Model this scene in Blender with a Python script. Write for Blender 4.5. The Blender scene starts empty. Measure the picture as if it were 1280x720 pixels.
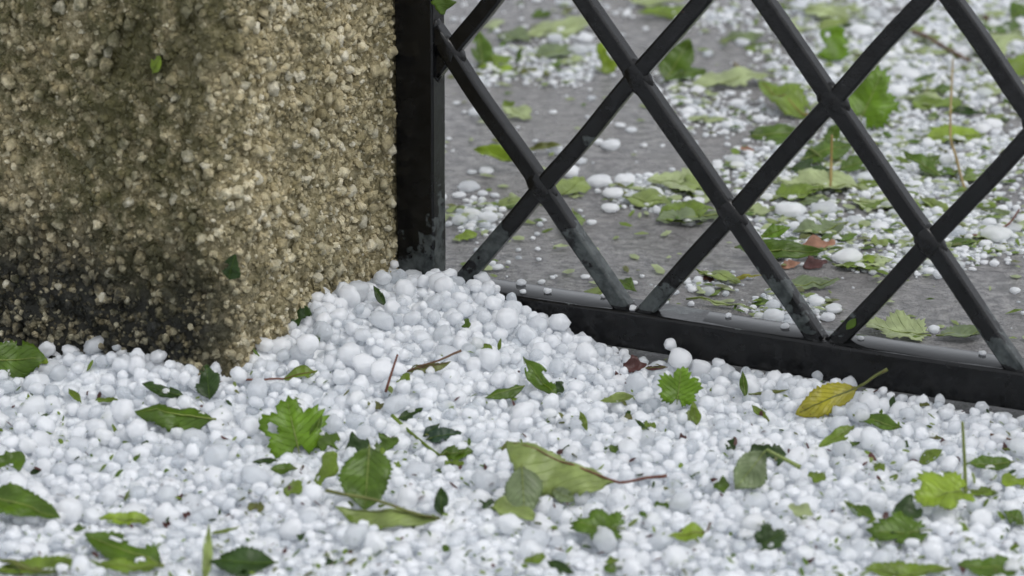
import bpy, bmesh, math, random
import numpy as np
from mathutils import Vector, Matrix, noise

# ------------------------------------------------------------------ camera, world, light, exposure
SC = bpy.context.scene
COL = SC.collection
PITCH = math.radians(18.47)
T = math.tan(math.radians(7.5))
DIST = 0.512 / T
CAM = np.array([0.0, -DIST * math.cos(PITCH), DIST * math.sin(PITCH)])
cd = bpy.data.cameras.new('camera')
cam = bpy.data.objects.new('camera', cd)
COL.objects.link(cam)
cam.location = CAM
cam.rotation_euler = (math.pi / 2 - PITCH, 0, 0)
cd.sensor_width = 36
cd.lens = 18 / T
cd.clip_start = 0.05
cd.clip_end = 400
cd.dof.use_dof = True
cd.dof.focus_distance = DIST - 0.17
cd.dof.aperture_fstop = 6.5
SC.camera = cam

SUN_EL, SUN_AZ = math.radians(60), math.radians(128)     # soft light from the right, a little towards the camera
w = bpy.data.worlds.new('World')
SC.world = w
w.use_nodes = True
nt = w.node_tree
bg = nt.nodes['Background']
sky = nt.nodes.new('ShaderNodeTexSky')
sky.sky_type = 'NISHITA'
sky.sun_disc = False
sky.sun_elevation = SUN_EL
sky.sun_rotation = SUN_AZ
sky.dust_density = 6
sky.air_density = 1.0
sky.ozone_density = 1.0
hsv = nt.nodes.new('ShaderNodeHueSaturation')            # overcast: the cloud takes most of the blue out
hsv.inputs['Saturation'].default_value = 0.22
nt.links.new(sky.outputs[0], hsv.inputs['Color'])
ovc = nt.nodes.new('ShaderNodeMix')                      # an even cloud layer over the clear-sky gradient
ovc.data_type = 'RGBA'
ovc.inputs[0].default_value = 0.65
nt.links.new(hsv.outputs[0], ovc.inputs[6])
ovc.inputs[7].default_value = (6.6, 6.9, 7.4, 1)
nt.links.new(ovc.outputs[2], bg.inputs['Color'])
bg.inputs['Strength'].default_value = 0.12
sd = bpy.data.lights.new('sun', 'SUN')
sd.energy = 0.8
sd.angle = math.radians(35)
sd.color = (1.0, 0.985, 0.96)
sun = bpy.data.objects.new('sun', sd)
COL.objects.link(sun)
sdir = Vector((math.sin(SUN_AZ) * math.cos(SUN_EL), math.cos(SUN_AZ) * math.cos(SUN_EL), math.sin(SUN_EL)))
sun.rotation_euler = sdir.to_track_quat('Z', 'Y').to_euler()
sun.location = sdir * 5
SC.view_settings.view_transform = 'Standard'
SC.view_settings.look = 'None'
SC.view_settings.exposure = 0.44
SC.view_settings.gamma = 1
SC.cycles.use_denoising = True
SC.cycles.max_bounces = 20
SC.cycles.adaptive_threshold = 0.02
SC.cycles.diffuse_bounces = 20
SC.cycles.transmission_bounces = 10
SC.cycles.sample_clamp_indirect = 6

rng = np.random.default_rng(11)
random.seed(5)
R = math.radians

# ------------------------------------------------------------------ helpers
def ray(px, py):
    f = np.array([0, math.cos(PITCH), -math.sin(PITCH)])
    u = np.array([0, math.sin(PITCH), math.cos(PITCH)])
    d = f + np.array([1.0, 0, 0]) * ((px - 640) / 640 * T) + u * (-(py - 360) / 640 * T)
    return d / np.linalg.norm(d)

def on_plane(px, py, P, n):
    d = ray(px, py)
    return CAM + d * (np.dot(np.asarray(P) - CAM, n) / np.dot(d, n))

def on_ground(px, py, z=0.0):
    return on_plane(px, py, (0, 0, z), np.array([0, 0, 1.0]))

def to_px(P):
    v = np.asarray(P) - CAM
    z = v @ np.array([0, math.cos(PITCH), -math.sin(PITCH)])
    return (640 + 640 / T * v[..., 0] / z,
            360 - 640 / T * (v @ np.array([0, math.sin(PITCH), math.cos(PITCH)])) / z)

def mesh_np(name, V, F, attrs=None, smooth=True, mat=None):
    me = bpy.data.meshes.new(name)
    V = np.asarray(V, dtype=np.float32)
    F = np.asarray(F, dtype=np.int32)
    k = F.shape[1]
    me.vertices.add(len(V)); me.vertices.foreach_set('co', V.ravel())
    me.loops.add(F.size); me.loops.foreach_set('vertex_index', F.ravel())
    me.polygons.add(len(F))
    me.polygons.foreach_set('loop_start', np.arange(len(F), dtype=np.int32) * k)
    me.polygons.foreach_set('use_smooth', np.full(len(F), smooth))
    for an, av in (attrs or {}).items():
        a = me.attributes.new(an, 'FLOAT', 'POINT')
        a.data.foreach_set('value', np.asarray(av, dtype=np.float32))
    me.update(calc_edges=True)
    if mat: me.materials.append(mat)
    return me

def obj(name, me, parent=None, loc=None):
    o = bpy.data.objects.new(name, me)
    COL.objects.link(o)
    if parent: o.parent = parent
    if loc is not None: o.location = loc
    return o

def tag(o, label, cat, group=None, kind=None):
    o['label'] = label
    if cat: o['category'] = cat
    if group: o['group'] = group
    if kind: o['kind'] = kind
    return o

def ico(sub):
    bm = bmesh.new()
    bmesh.ops.create_icosphere(bm, subdivisions=sub, radius=1)
    V = np.array([v.co[:] for v in bm.verts]); F = np.array([[v.index for v in f.verts] for f in bm.faces])
    bm.free()
    return V, F

def lumpy(V, amp, freq, seed, flat=(1, 1, 1)):
    out = np.empty_like(V)
    for i, v in enumerate(V):
        n = noise.noise(Vector(v) * freq + Vector((seed * 7.3, seed * 3.1, seed)))
        out[i] = v * (1 + amp * n)
    return out * np.array(flat)

def rot_mats(n):
    q = rng.normal(size=(n, 4)); q /= np.linalg.norm(q, axis=1)[:, None]
    a, b, c, d = q.T
    return np.stack([np.stack([1-2*(c*c+d*d), 2*(b*c-a*d), 2*(b*d+a*c)], 1),
                     np.stack([2*(b*c+a*d), 1-2*(b*b+d*d), 2*(c*d-a*b)], 1),
                     np.stack([2*(b*d-a*c), 2*(c*d+a*b), 1-2*(b*b+c*c)], 1)], 1)

def join_instances(variants, F, idx, M, P):
    """variants (k,n,3), per stone: variant idx, 3x3 matrix M, position P -> one vertex / face array."""
    V = np.einsum('sij,snj->sni', M, variants[idx]) + P[:, None, :]
    n = variants.shape[1]
    Fa = F[None] + (np.arange(len(idx)) * n)[:, None, None]
    return V.reshape(-1, 3), Fa.reshape(-1, 3)

def smooth(a, b, x):
    t = np.clip((x - a) / (b - a), 0, 1)
    return t * t * (3 - 2 * t)

def tube(path, radii, seg=6):
    path = [Vector(p) for p in path]
    V, F = [], []
    up = Vector((0.13, 0.21, 1)).normalized()
    for i, p in enumerate(path):
        d = (path[min(i+1, len(path)-1)] - path[max(i-1, 0)]).normalized()
        a = d.cross(up)
        if a.length < 0.1: a = d.cross(Vector((1, 0, 0)))
        a.normalize(); b = d.cross(a)
        for k in range(seg):
            t = 2 * math.pi * k / seg
            V.append(p + (a * math.cos(t) + b * math.sin(t)) * radii[i])
    for i in range(len(path) - 1):
        for k in range(seg):
            k2 = (k + 1) % seg
            F.append((i*seg+k, i*seg+k2, (i+1)*seg+k2, (i+1)*seg+k))
    F.append(tuple(range(seg))[::-1]); F.append(tuple((len(path)-1)*seg + k for k in range(seg)))
    return V, F

def mesh_py(name, V, F, mat=None, sm=True):
    me = bpy.data.meshes.new(name)
    me.from_pydata([tuple(v) for v in V], [], F)
    for p in me.polygons: p.use_smooth = sm
    if mat: me.materials.append(mat)
    me.update()
    return me

# ------------------------------------------------------------------ materials
class NT:
    def __init__(s, name):
        s.m = bpy.data.materials.new(name); s.m.use_nodes = True
        s.t = s.m.node_tree; s.b = s.t.nodes['Principled BSDF']; s.out = s.t.nodes['Material Output']
    def n(s, typ, **kw):
        o = s.t.nodes.new(typ)
        for k, v in kw.items():
            if k in o.inputs: o.inputs[k].default_value = v
            else: setattr(o, k, v)
        return o
    def l(s, a, b): s.t.links.new(a, b)
    def coord(s, scale=(1, 1, 1), kind='Object'):
        tc = s.n('ShaderNodeTexCoord'); mp = s.n('ShaderNodeMapping'); mp.inputs['Scale'].default_value = scale
        s.l(tc.outputs[kind], mp.inputs['Vector']); return mp.outputs[0]
    def noise(s, co, scale, detail=4, rough=0.55):
        n = s.n('ShaderNodeTexNoise', Scale=scale, Detail=detail, Roughness=rough); s.l(co, n.inputs['Vector']); return n.outputs['Fac']
    def ramp(s, fac, stops):
        r = s.n('ShaderNodeValToRGB'); e = r.color_ramp.elements
        while len(e) < len(stops): e.new(0.5)
        for el, (p, c) in zip(e, stops):
            el.position = p; el.color = (c[0], c[1], c[2], 1) if hasattr(c, '__len__') else (c, c, c, 1)
        s.l(fac, r.inputs[0]); return r.outputs[0]
    def mix(s, fac, a, b, blend='MIX'):
        m = s.n('ShaderNodeMix', data_type='RGBA', blend_type=blend)
        for sock, v in ((m.inputs[0], fac), (m.inputs[6], a), (m.inputs[7], b)):
            if hasattr(v, 'links'): s.l(v, sock)
            elif hasattr(v, '__len__'): sock.default_value = (v[0], v[1], v[2], 1)
            else: sock.default_value = v
        return m.outputs[2]
    def math(s, op, a, b=0.0):
        m = s.n('ShaderNodeMath', operation=op)
        for sock, v in ((m.inputs[0], a), (m.inputs[1], b)):
            if hasattr(v, 'links'): s.l(v, sock)
            else: sock.default_value = v
        return m.outputs[0]
    def attr(s, name):
        a = s.n('ShaderNodeAttribute', attribute_name=name); return a.outputs['Fac']
    def bump(s, h, strength, dist):
        b = s.n('ShaderNodeBump', Strength=strength, Distance=dist); s.l(h, b.inputs['Height'])
        s.l(b.outputs[0], s.b.inputs['Normal']); return b
    def set(s, **kw):
        for k, v in kw.items():
            k = k.replace('_', ' ')
            sock = s.b.inputs[k]
            if hasattr(v, 'links'): s.l(v, sock)
            elif hasattr(v, '__len__') and len(v) == 3 and sock.type == 'RGBA': sock.default_value = (*v, 1)
            else: sock.default_value = v

def mat_ground():
    m = NT('wet_asphalt')
    co = m.coord()
    big = m.noise(co, 5, 5)
    st = m.noise(m.coord((0.8, 1.1, 1)), 75, 6, 0.72)
    fine = m.noise(co, 420, 3, 0.7)
    v = m.n('ShaderNodeTexVoronoi', Scale=230.0); m.l(co, v.inputs['Vector'])
    c = m.ramp(st, [(0.38, (0.13, 0.13, 0.135)), (0.5, (0.25, 0.245, 0.248)), (0.62, (0.40, 0.392, 0.386))])
    c = m.mix(m.ramp(big, [(0.4, 0.0), (0.62, 0.55)]), c, (0.225, 0.212, 0.20))
    c = m.mix(0.35, c, m.ramp(fine, [(0.3, (0.03, 0.03, 0.03)), (0.7, (0.2, 0.195, 0.19))]), 'OVERLAY')
    wet = m.ramp(m.noise(co, 9, 4), [(0.40, 0.10), (0.58, 0.40)])
    h = m.math('ADD', m.math('MULTIPLY', fine, 0.6), m.math('ADD', m.math('MULTIPLY', st, 1.2), m.math('MULTIPLY', v.outputs['Distance'], 0.5)))
    m.bump(h, 0.9, 0.0042)
    m.set(Base_Color=c, Roughness=wet, IOR=1.35)
    return m.m

def mat_hail():
    m = NT('hail_ice')
    clear = m.attr('clear')
    co = m.coord()
    n = m.noise(co, 130, 3)
    cs = m.ramp(clear, [(0.15, 0.0), (0.75, 1.0)])
    core = m.ramp(m.noise(co, 95, 2), [(0.36, 1.0), (0.64, 0.45)])       # milky clouds inside the clear ice
    c = m.mix(clear, (0.935, 0.945, 0.96), (0.79, 0.82, 0.85))
    c = m.mix(m.ramp(n, [(0.35, 0.10), (0.65, 0.0)]), c, (0.74, 0.77, 0.81))
    m.set(Base_Color=c, Roughness=m.ramp(m.noise(co, 60, 2), [(0.4, 0.12), (0.6, 0.32)]), IOR=1.31, Subsurface_Weight=0.0, Subsurface_Scale=0.014,
          Subsurface_Radius=(1.0, 1.0, 1.0), Transmission_Weight=m.math('MULTIPLY', m.math('MULTIPLY', cs, core), 0.6),
          Coat_Weight=0.45, Coat_Roughness=0.06, Coat_IOR=1.33)
    m.bump(m.noise(co, 420, 2), 0.25, 0.0012)
    tr = m.n('ShaderNodeBsdfTranslucent'); m.l(c, tr.inputs[0])          # milky ice lets light through
    mx = m.n('ShaderNodeMixShader'); mx.inputs[0].default_value = 0.5
    m.l(m.b.outputs[0], mx.inputs[1]); m.l(tr.outputs[0], mx.inputs[2]); m.l(mx.outputs[0], m.out.inputs['Surface'])
    return m.m

def mat_slush():
    m = NT('slush_ice')
    co = m.coord()
    c = m.ramp(m.noise(co, 90, 4), [(0.35, (0.60, 0.625, 0.645)), (0.65, (0.81, 0.825, 0.845))])
    m.set(Base_Color=c, Roughness=m.ramp(m.noise(co, 30, 3), [(0.4, 0.08), (0.6, 0.4)]), IOR=1.33)
    m.bump(m.noise(co, 160, 4), 0.8, 0.004)
    return m.m

def mat_film():
    m = NT('melting_ice_film')
    co = m.coord()
    c = m.ramp(m.noise(co, 150, 5, 0.7), [(0.32, (0.16, 0.165, 0.165)), (0.5, (0.40, 0.42, 0.43)), (0.68, (0.74, 0.76, 0.79))])
    m.set(Base_Color=c, Roughness=0.25, IOR=1.31)
    m.bump(m.noise(co, 260, 4), 0.8, 0.003)
    return m.m

def mat_paint():
    m = NT('black_gate_paint')
    co = m.coord()
    a = m.noise(co, 9, 5, 0.62)
    f = m.noise(co, 95, 4, 0.6)
    pz = m.n('ShaderNodeSeparateXYZ'); tc = m.n('ShaderNodeTexCoord'); m.l(tc.outputs['Object'], pz.inputs[0])
    low = m.n('ShaderNodeMapRange'); m.l(pz.outputs['Z'], low.inputs['Value'])
    low.inputs['From Min'].default_value = 0.24; low.inputs['From Max'].default_value = 0.06
    above = m.n('ShaderNodeMapRange'); m.l(pz.outputs['Z'], above.inputs['Value'])
    above.inputs['From Min'].default_value = 0.046; above.inputs['From Max'].default_value = 0.056
    worn = m.math('ADD', m.math('ADD', m.math('SUBTRACT', a, 0.16), m.math('MULTIPLY', f, 0.12)), m.math('MULTIPLY', above.outputs[0], m.math('ADD', 0.03, m.math('MULTIPLY', low.outputs[0], 0.20))))
    worn = m.ramp(worn, [(0.600, 0.0), (0.610, 0.8), (0.72, 0.95)])
    c = m.mix(m.ramp(f, [(0.35, 0.0), (0.7, 1.0)]), (0.0036, 0.0038, 0.0041), (0.0085, 0.0086, 0.0091))
    c = m.mix(worn, c, m.mix(m.ramp(f, [(0.4, 0.0), (0.6, 1.0)]), (0.030, 0.036, 0.036), (0.070, 0.080, 0.079)))
    rust = m.ramp(m.noise(co, 60, 3), [(0.74, 0.0), (0.78, 0.8)])
    c = m.mix(rust, c, (0.10, 0.045, 0.02))
    r = m.ramp(m.noise(co, 40, 3), [(0.35, 0.10), (0.65, 0.30)])
    m.set(Base_Color=c, Roughness=r, IOR=1.45, Specular_IOR_Level=0.36)
    m.bump(m.math('ADD', f, m.math('MULTIPLY', m.noise(co, 400, 2), 0.35)), 0.35, 0.0012)
    return m.m

def mat_render(stone):
    m = NT('roughcast_stone' if stone else 'roughcast_mortar')
    tc = m.n('ShaderNodeTexCoord'); geo = m.n('ShaderNodeNewGeometry'); co = geo.outputs['Position']
    grain = m.noise(co, 260, 4, 0.65)
    if stone:
        pick = m.attr('pick')
        c = m.ramp(pick, [(0.0, (0.19, 0.155, 0.078)), (0.35, (0.40, 0.34, 0.20)), (0.6, (0.56, 0.49, 0.32)), (0.88, (0.66, 0.60, 0.43)), (1.0, (0.70, 0.65, 0.51))])
        c = m.mix(0.5, c, m.ramp(grain, [(0.3, (0.25, 0.25, 0.25)), (0.7, (0.75, 0.74, 0.7))]), 'OVERLAY')
    else:
        c = m.ramp(grain, [(0.3, (0.12, 0.10, 0.047)), (0.5, (0.33, 0.28, 0.16)), (0.7, (0.58, 0.51, 0.34))])
    # algae and soot, with their own shapes: olive patches over the face, a black wet tide mark above the ground on the front
    sep = m.n('ShaderNodeSeparateXYZ'); m.l(co, sep.inputs[0])
    front = m.attr('front')
    mpz = m.n('ShaderNodeMapping'); mpz.inputs['Scale'].default_value = (1, 1, 0.5); m.l(co, mpz.inputs['Vector'])
    alg = m.noise(mpz.outputs[0], 13, 6, 0.66)
    alg2 = m.noise(co, 55, 4, 0.65)
    af = m.ramp(m.math('ADD', m.math('MULTIPLY', alg, 0.55), m.math('MULTIPLY', alg2, 0.6)), [(0.49, 0.0), (0.63, 1.0)])
    af = m.math('MULTIPLY', af, m.math('ADD', m.math('MULTIPLY', front, 0.45), 0.40))
    c = m.mix(af, c, (0.052, 0.052, 0.012))
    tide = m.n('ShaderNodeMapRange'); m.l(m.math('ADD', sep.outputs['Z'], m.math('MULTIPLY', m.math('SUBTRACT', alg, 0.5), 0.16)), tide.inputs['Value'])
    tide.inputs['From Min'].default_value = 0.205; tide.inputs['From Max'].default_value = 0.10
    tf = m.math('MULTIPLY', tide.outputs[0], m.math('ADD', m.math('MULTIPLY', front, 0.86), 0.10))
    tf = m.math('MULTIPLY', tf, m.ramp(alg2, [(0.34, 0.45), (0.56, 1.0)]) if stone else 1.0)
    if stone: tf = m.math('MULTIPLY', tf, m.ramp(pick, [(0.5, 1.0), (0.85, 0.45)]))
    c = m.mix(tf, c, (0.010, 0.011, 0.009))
    m.set(Base_Color=c, Roughness=0.42 if stone else 0.6, IOR=1.4)
    m.bump(m.math('ADD', grain, m.math('MULTIPLY', m.noise(co, 520, 3), 0.5)), 1.0, 0.0022)
    return m.m

LEAF = dict(bright=(0.13, 0.25, 0.006), mid=(0.165, 0.25, 0.024), green=(0.085, 0.158, 0.010), dark=(0.032, 0.072, 0.010),
            pale=(0.26, 0.335, 0.095), yellow=(0.36, 0.33, 0.022), lime=(0.25, 0.36, 0.03), brown=(0.10, 0.035, 0.03),
            wetpale=(0.40, 0.47, 0.23), grey=(0.18, 0.235, 0.11), olive=(0.15, 0.17, 0.04), pink=(0.42, 0.22, 0.14),
            blue=(0.03, 0.07, 0.035), stalkred=(0.20, 0.075, 0.045), stalkgreen=(0.24, 0.30, 0.07), stalktan=(0.33, 0.24, 0.075), twig=(0.16, 0.09, 0.05))
_lm = {}
def leaf_mat(key):
    if key in _lm: return _lm[key]
    m = NT('leaf_' + key)
    base = tuple(x * 0.82 for x in LEAF[key])
    uv = m.n('ShaderNodeUVMap'); sp = m.n('ShaderNodeSeparateXYZ'); m.l(uv.outputs[0], sp.inputs[0])
    av = m.math('ABSOLUTE', sp.outputs['Y'])
    ph = m.math('FRACT', m.math('SUBTRACT', m.math('MULTIPLY', sp.outputs['X'], 8.0), m.math('MULTIPLY', av, 2.6)))
    vein = m.ramp(m.math('ABSOLUTE', m.math('SUBTRACT', ph, 0.5)), [(0.0, 1.0), (0.085, 0.0)])
    co = m.coord()
    n = m.noise(co, 45, 4); n2 = m.noise(co, 220, 3)
    c = m.mix(m.ramp(n, [(0.35, 0.0), (0.68, 1.0)]), tuple(x * 0.72 for x in base), tuple(min(1, x * 1.25) for x in base))
    c = m.mix(m.math('MULTIPLY', vein, 0.55), c, tuple(min(1, x * 1.5 + 0.02) for x in base))
    if key in ('yellow', 'olive'):
        c = m.mix(m.ramp(n2, [(0.62, 0.0), (0.70, 0.85)]), c, (0.09, 0.055, 0.012))
    if key in ('lime', 'mid', 'pale', 'wetpale'):
        c = m.mix(m.ramp(n2, [(0.66, 0.0), (0.74, 0.5)]), c, (0.10, 0.07, 0.02))
    m.bump(m.math('ADD', m.math('MULTIPLY', vein, -0.8), m.math('MULTIPLY', n2, 0.5)), 0.8, 0.0012)
    m.set(Base_Color=c, Roughness=0.42, IOR=1.38, Coat_Weight=0.12, Coat_Roughness=0.2)
    tr = m.n('ShaderNodeBsdfTranslucent'); tr.inputs[0].default_value = (*[min(1, x * 1.6) for x in base], 1)
    mx = m.n('ShaderNodeMixShader'); mx.inputs[0].default_value = 0.22
    m.l(m.b.outputs[0], mx.inputs[1]); m.l(tr.outputs[0], mx.inputs[2]); m.l(mx.outputs[0], m.out.inputs['Surface'])
    _lm[key] = m.m
    return m.m

M_GROUND, M_HAIL, M_SLUSH, M_PAINT = mat_ground(), mat_hail(), mat_slush(), mat_paint()
M_FILM = mat_film()
M_STONE, M_MORTAR = mat_render(True), mat_render(False)

# ------------------------------------------------------------------ layout of the place (metres)
GA = R(25.72)                                   # gate turned against the picture plane
GD = np.array([math.cos(GA), -math.sin(GA), 0]); GN = np.array([-math.sin(GA), -math.cos(GA), 0]); UP = np.array([0, 0, 1.0])
GO = np.array([-0.1116, -0.1141, 0.0])          # front left foot of the gate post
ZR, RS, RD = 0.0115, 0.037, 0.042               # rail: bottom height, section height, section depth
PW, PD = 0.0403, 0.027                          # post
PA = R(27)                                      # pillar turned a little more than the gate
PX = np.array([math.cos(PA), -math.sin(PA), 0]); PY = np.array([math.sin(PA), math.cos(PA), 0])
PC = GO - GD * 0.003 - PY * 0.306               # pillar's front corner
PWID, PDEP, PRAD, PHEI = 0.46, 0.385, 0.026, 0.95

def gate_uw(x, y):
    dx, dy = x - GO[0], y - GO[1]
    return dx * GD[0] + dy * GD[1], dx * GN[0] + dy * GN[1]
def pillar_ab(x, y):                            # a: along the front to the right from the corner, b: depth behind the front face
    dx, dy = x - PC[0], y - PC[1]
    return dx * PX[0] + dy * PX[1], dx * PY[0] + dy * PY[1]

# ------------------------------------------------------------------ ground
def build_ground():
    g = [-60, -8, -3, -1.2, 0, 1.2, 3, 8, 60]
    V = [(x, y + 0.5, 0) for y in g for x in g]
    n = len(g)
    F = [(j*n+i, j*n+i+1, (j+1)*n+i+1, (j+1)*n+i) for j in range(n-1) for i in range(n-1)]
    o = obj('ground', mesh_py('ground', V, F, M_GROUND, False))
    tag(o, 'wet grey asphalt ground', None, kind='structure')
build_ground()

# ------------------------------------------------------------------ roughcast pillar
def pillar_point(s):
    """s<0 along the front face away from the corner, s>0 along the side face; rounded corner. -> xy point, outward normal, frontness"""
    L = PRAD * math.pi / 2
    if s < -L / 2:
        t = -L / 2 - s
        return PC - PX * (PRAD + t), -PY, 1.0
    if s > L / 2:
        t = s - L / 2
        return PC + PY * (PRAD + t), PX, 0.0
    th = (s + L / 2) / PRAD
    c = PC - PX * PRAD + PY * PRAD
    nrm = -PY * math.cos(th) + PX * math.sin(th)
    return c + nrm * PRAD, nrm, 1 - (s + L / 2) / L

def frontness(s, z):
    t = 0.5 - (s - 0.012 + 0.07 * noise.noise((s * 9, z * 9, 3.3)) + 0.03 * noise.noise((s * 40, z * 40, 6.1))) / 0.13
    return min(1.0, max(0.0, t))

def rough(s, z):
    return 0.0068 * noise.noise((s * 46, z * 46, 1.7)) + 0.0046 * noise.noise((s * 115, z * 115, 4.2)) + 0.004 * noise.noise((s * 14, z * 14, 9.1))

def build_pillar():
    root = bpy.data.objects.new('stone_pillar', None); COL.objects.link(root); root.location = PC
    tag(root, 'square roughcast pillar with exposed pebbles, olive algae and a black damp foot', 'pillar')
    smax = PDEP - PRAD + PRAD * math.pi / 4
    smin = -(PWID - PRAD + PRAD * math.pi / 4)
    S = np.arange(smin, smax, 0.0033)
    Z = np.concatenate([np.arange(0, 0.52, 0.0033), np.linspace(0.53, PHEI, 20)])
    V, fr = [], []
    for z in Z:
        for s in S:
            p, n, f = pillar_point(s)
            V.append(p + n * rough(s, z) + UP * z - PC); fr.append(frontness(s, z))
    ns, nz = len(S), len(Z)
    i = np.arange(ns - 1)[None, :] + (np.arange(nz - 1) * ns)[:, None]
    F = np.stack([i, i + 1, i + ns + 1, i + ns], -1).reshape(-1, 4)
    # back, far side and top close the block
    V = list(V); base = len(V)
    pl, pr = pillar_point(S[0])[0], pillar_point(S[-1])[0]
    pb = PC - PX * PWID + PY * PDEP
    for z in (0, PHEI):
        for p in (pl, pb, pr): V.append(p + UP * z - PC); fr.append(0.5)
    top = [V[(nz - 1) * ns + k] for k in range(ns)]
    me = bpy.data.meshes.new('render_coat')
    faces = [tuple(f) for f in F.tolist()]
    faces += [(base, base + 3, base + 4, base + 1), (base + 1, base + 4, base + 5, base + 2)]
    faces.append(tuple((nz - 1) * ns + k for k in range(ns)) + (base + 5, base + 4, base + 3))
    me.from_pydata([tuple(v) for v in V], [], faces)
    for p in me.polygons: p.use_smooth = len(p.vertices) == 4
    a = me.attributes.new('front', 'FLOAT', 'POINT'); a.data.foreach_set('value', np.array(fr, dtype=np.float32))
    me.materials.append(M_MORTAR)
    obj('render_coat', me, root)
    # pebbles bedded in the coat
    vars2 = np.stack([lumpy(lumpy(ico(2)[0], 0.6, 1.2, k), 0.35, 2.6, k + 20) for k in range(14)])
    vars1 = np.stack([lumpy(ico(1)[0], 0.5, 1.3, k) for k in range(14)])
    F2, F1 = ico(2)[1], ico(1)[1]
    N = 20000
    s = rng.uniform(smin + 0.004, smax - 0.004, N); z = rng.uniform(0.003, 0.49, N)
    r = np.clip(rng.lognormal(math.log(0.0019), 0.46, N), 0.0008, 0.0062)
    P = np.empty((N, 3)); NR = np.empty((N, 3)); fr = np.empty(N)
    for k in range(N):
        p, n, f = pillar_point(s[k])
        P[k] = p + n * (rough(s[k], z[k]) + r[k] * rng.uniform(-0.3, 0.6)) + UP * z[k] - PC
        NR[k] = n; fr[k] = frontness(s[k], z[k])
    M = rot_mats(N) * (r[:, None, None] * (rng.uniform(0.72, 1.25, (N, 1, 3))))
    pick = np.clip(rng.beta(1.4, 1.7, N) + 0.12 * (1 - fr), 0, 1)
    idx = rng.integers(0, 14, N)
    qx, qy = to_px(P + PC)
    vis = (qx > 0) & (qx < 492) & (qy > 0) & (qy < 450)
    order = np.argsort(-(r * vis))
    big = order[:300]; rest = order[300:]
    for k in big:
        V1 = vars2[idx[k]] @ M[k].T
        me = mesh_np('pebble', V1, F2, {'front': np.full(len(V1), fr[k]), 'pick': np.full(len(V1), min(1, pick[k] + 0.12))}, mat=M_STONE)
        obj('pebble', me, root, P[k])
    fine = rest[(r[rest] < 0.0023) | ~vis[rest]]; coarse = np.setdiff1d(rest, fine)
    V1, Fa = join_instances(vars2, F2, idx[coarse], M[coarse], P[coarse])
    V2, Fb = join_instances(vars1, F1, idx[fine], M[fine], P[fine])
    n1, n2 = vars2.shape[1], vars1.shape[1]
    at = lambda a: np.concatenate([np.repeat(a[coarse], n1), np.repeat(a[fine], n2)])
    me = mesh_np('fine_pebbles', np.concatenate([V1, V2]), np.concatenate([Fa, Fb + len(V1)]), {'front': at(fr), 'pick': at(pick)}, smooth=False, mat=M_STONE)
    o = obj('fine_pebbles', me, root); o['kind'] = 'stuff'
build_pillar()

# ------------------------------------------------------------------ lattice gate
def G(u, v, wv=0.0): return GO + GD * u + UP * v + GN * wv

def bar_mesh(name, A, B, ax, ay, hw, hd, bev=0.0016, step=0.012, wob=0.0005, seed=0):
    """rounded square bar from A to B (world), section axes ax (width) and ay (front), half sizes hw, hd"""
    sec = []
    for cx, cy, a0 in ((1, 1, 0), (-1, 1, 90), (-1, -1, 180), (1, -1, 270)):
        for t in (0, 45, 90):
            an = R(a0 + t)
            sec.append((cx * (hw - bev) + bev * math.cos(an), cy * (hd - bev) + bev * math.sin(an)))
    n = max(2, int(np.linalg.norm(B - A) / step)); k = len(sec)
    V, F = [], []
    for i in range(n + 1):
        c = A + (B - A) * i / n
        wx = wob * noise.noise((i * 0.16, seed * 3.7, 0.5)) * 2; wy = wob * noise.noise((i * 0.16, seed * 3.7, 7.5)) * 2
        for (sx, sy) in sec:
            g = 1 + 0.007 * noise.noise((i * 0.8, sx * 90, seed + sy * 90))
            V.append(c + ax * (sx * g + wx) + ay * (sy * g + wy) - GO)
    for i in range(n):
        for j in range(k):
            j2 = (j + 1) % k
            F.append((i*k+j, i*k+j2, (i+1)*k+j2, (i+1)*k+j))
    F.append(tuple(range(k))[::-1]); F.append(tuple(n*k + j for j in range(k)))
    me = mesh_py(name, V, F, M_PAINT)
    for i in range(n):
        for j in range(2, k, 3): me.polygons[i * k + j].use_smooth = False
    for e in range(2): me.polygons[n * k + e].use_smooth = False
    return me

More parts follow.
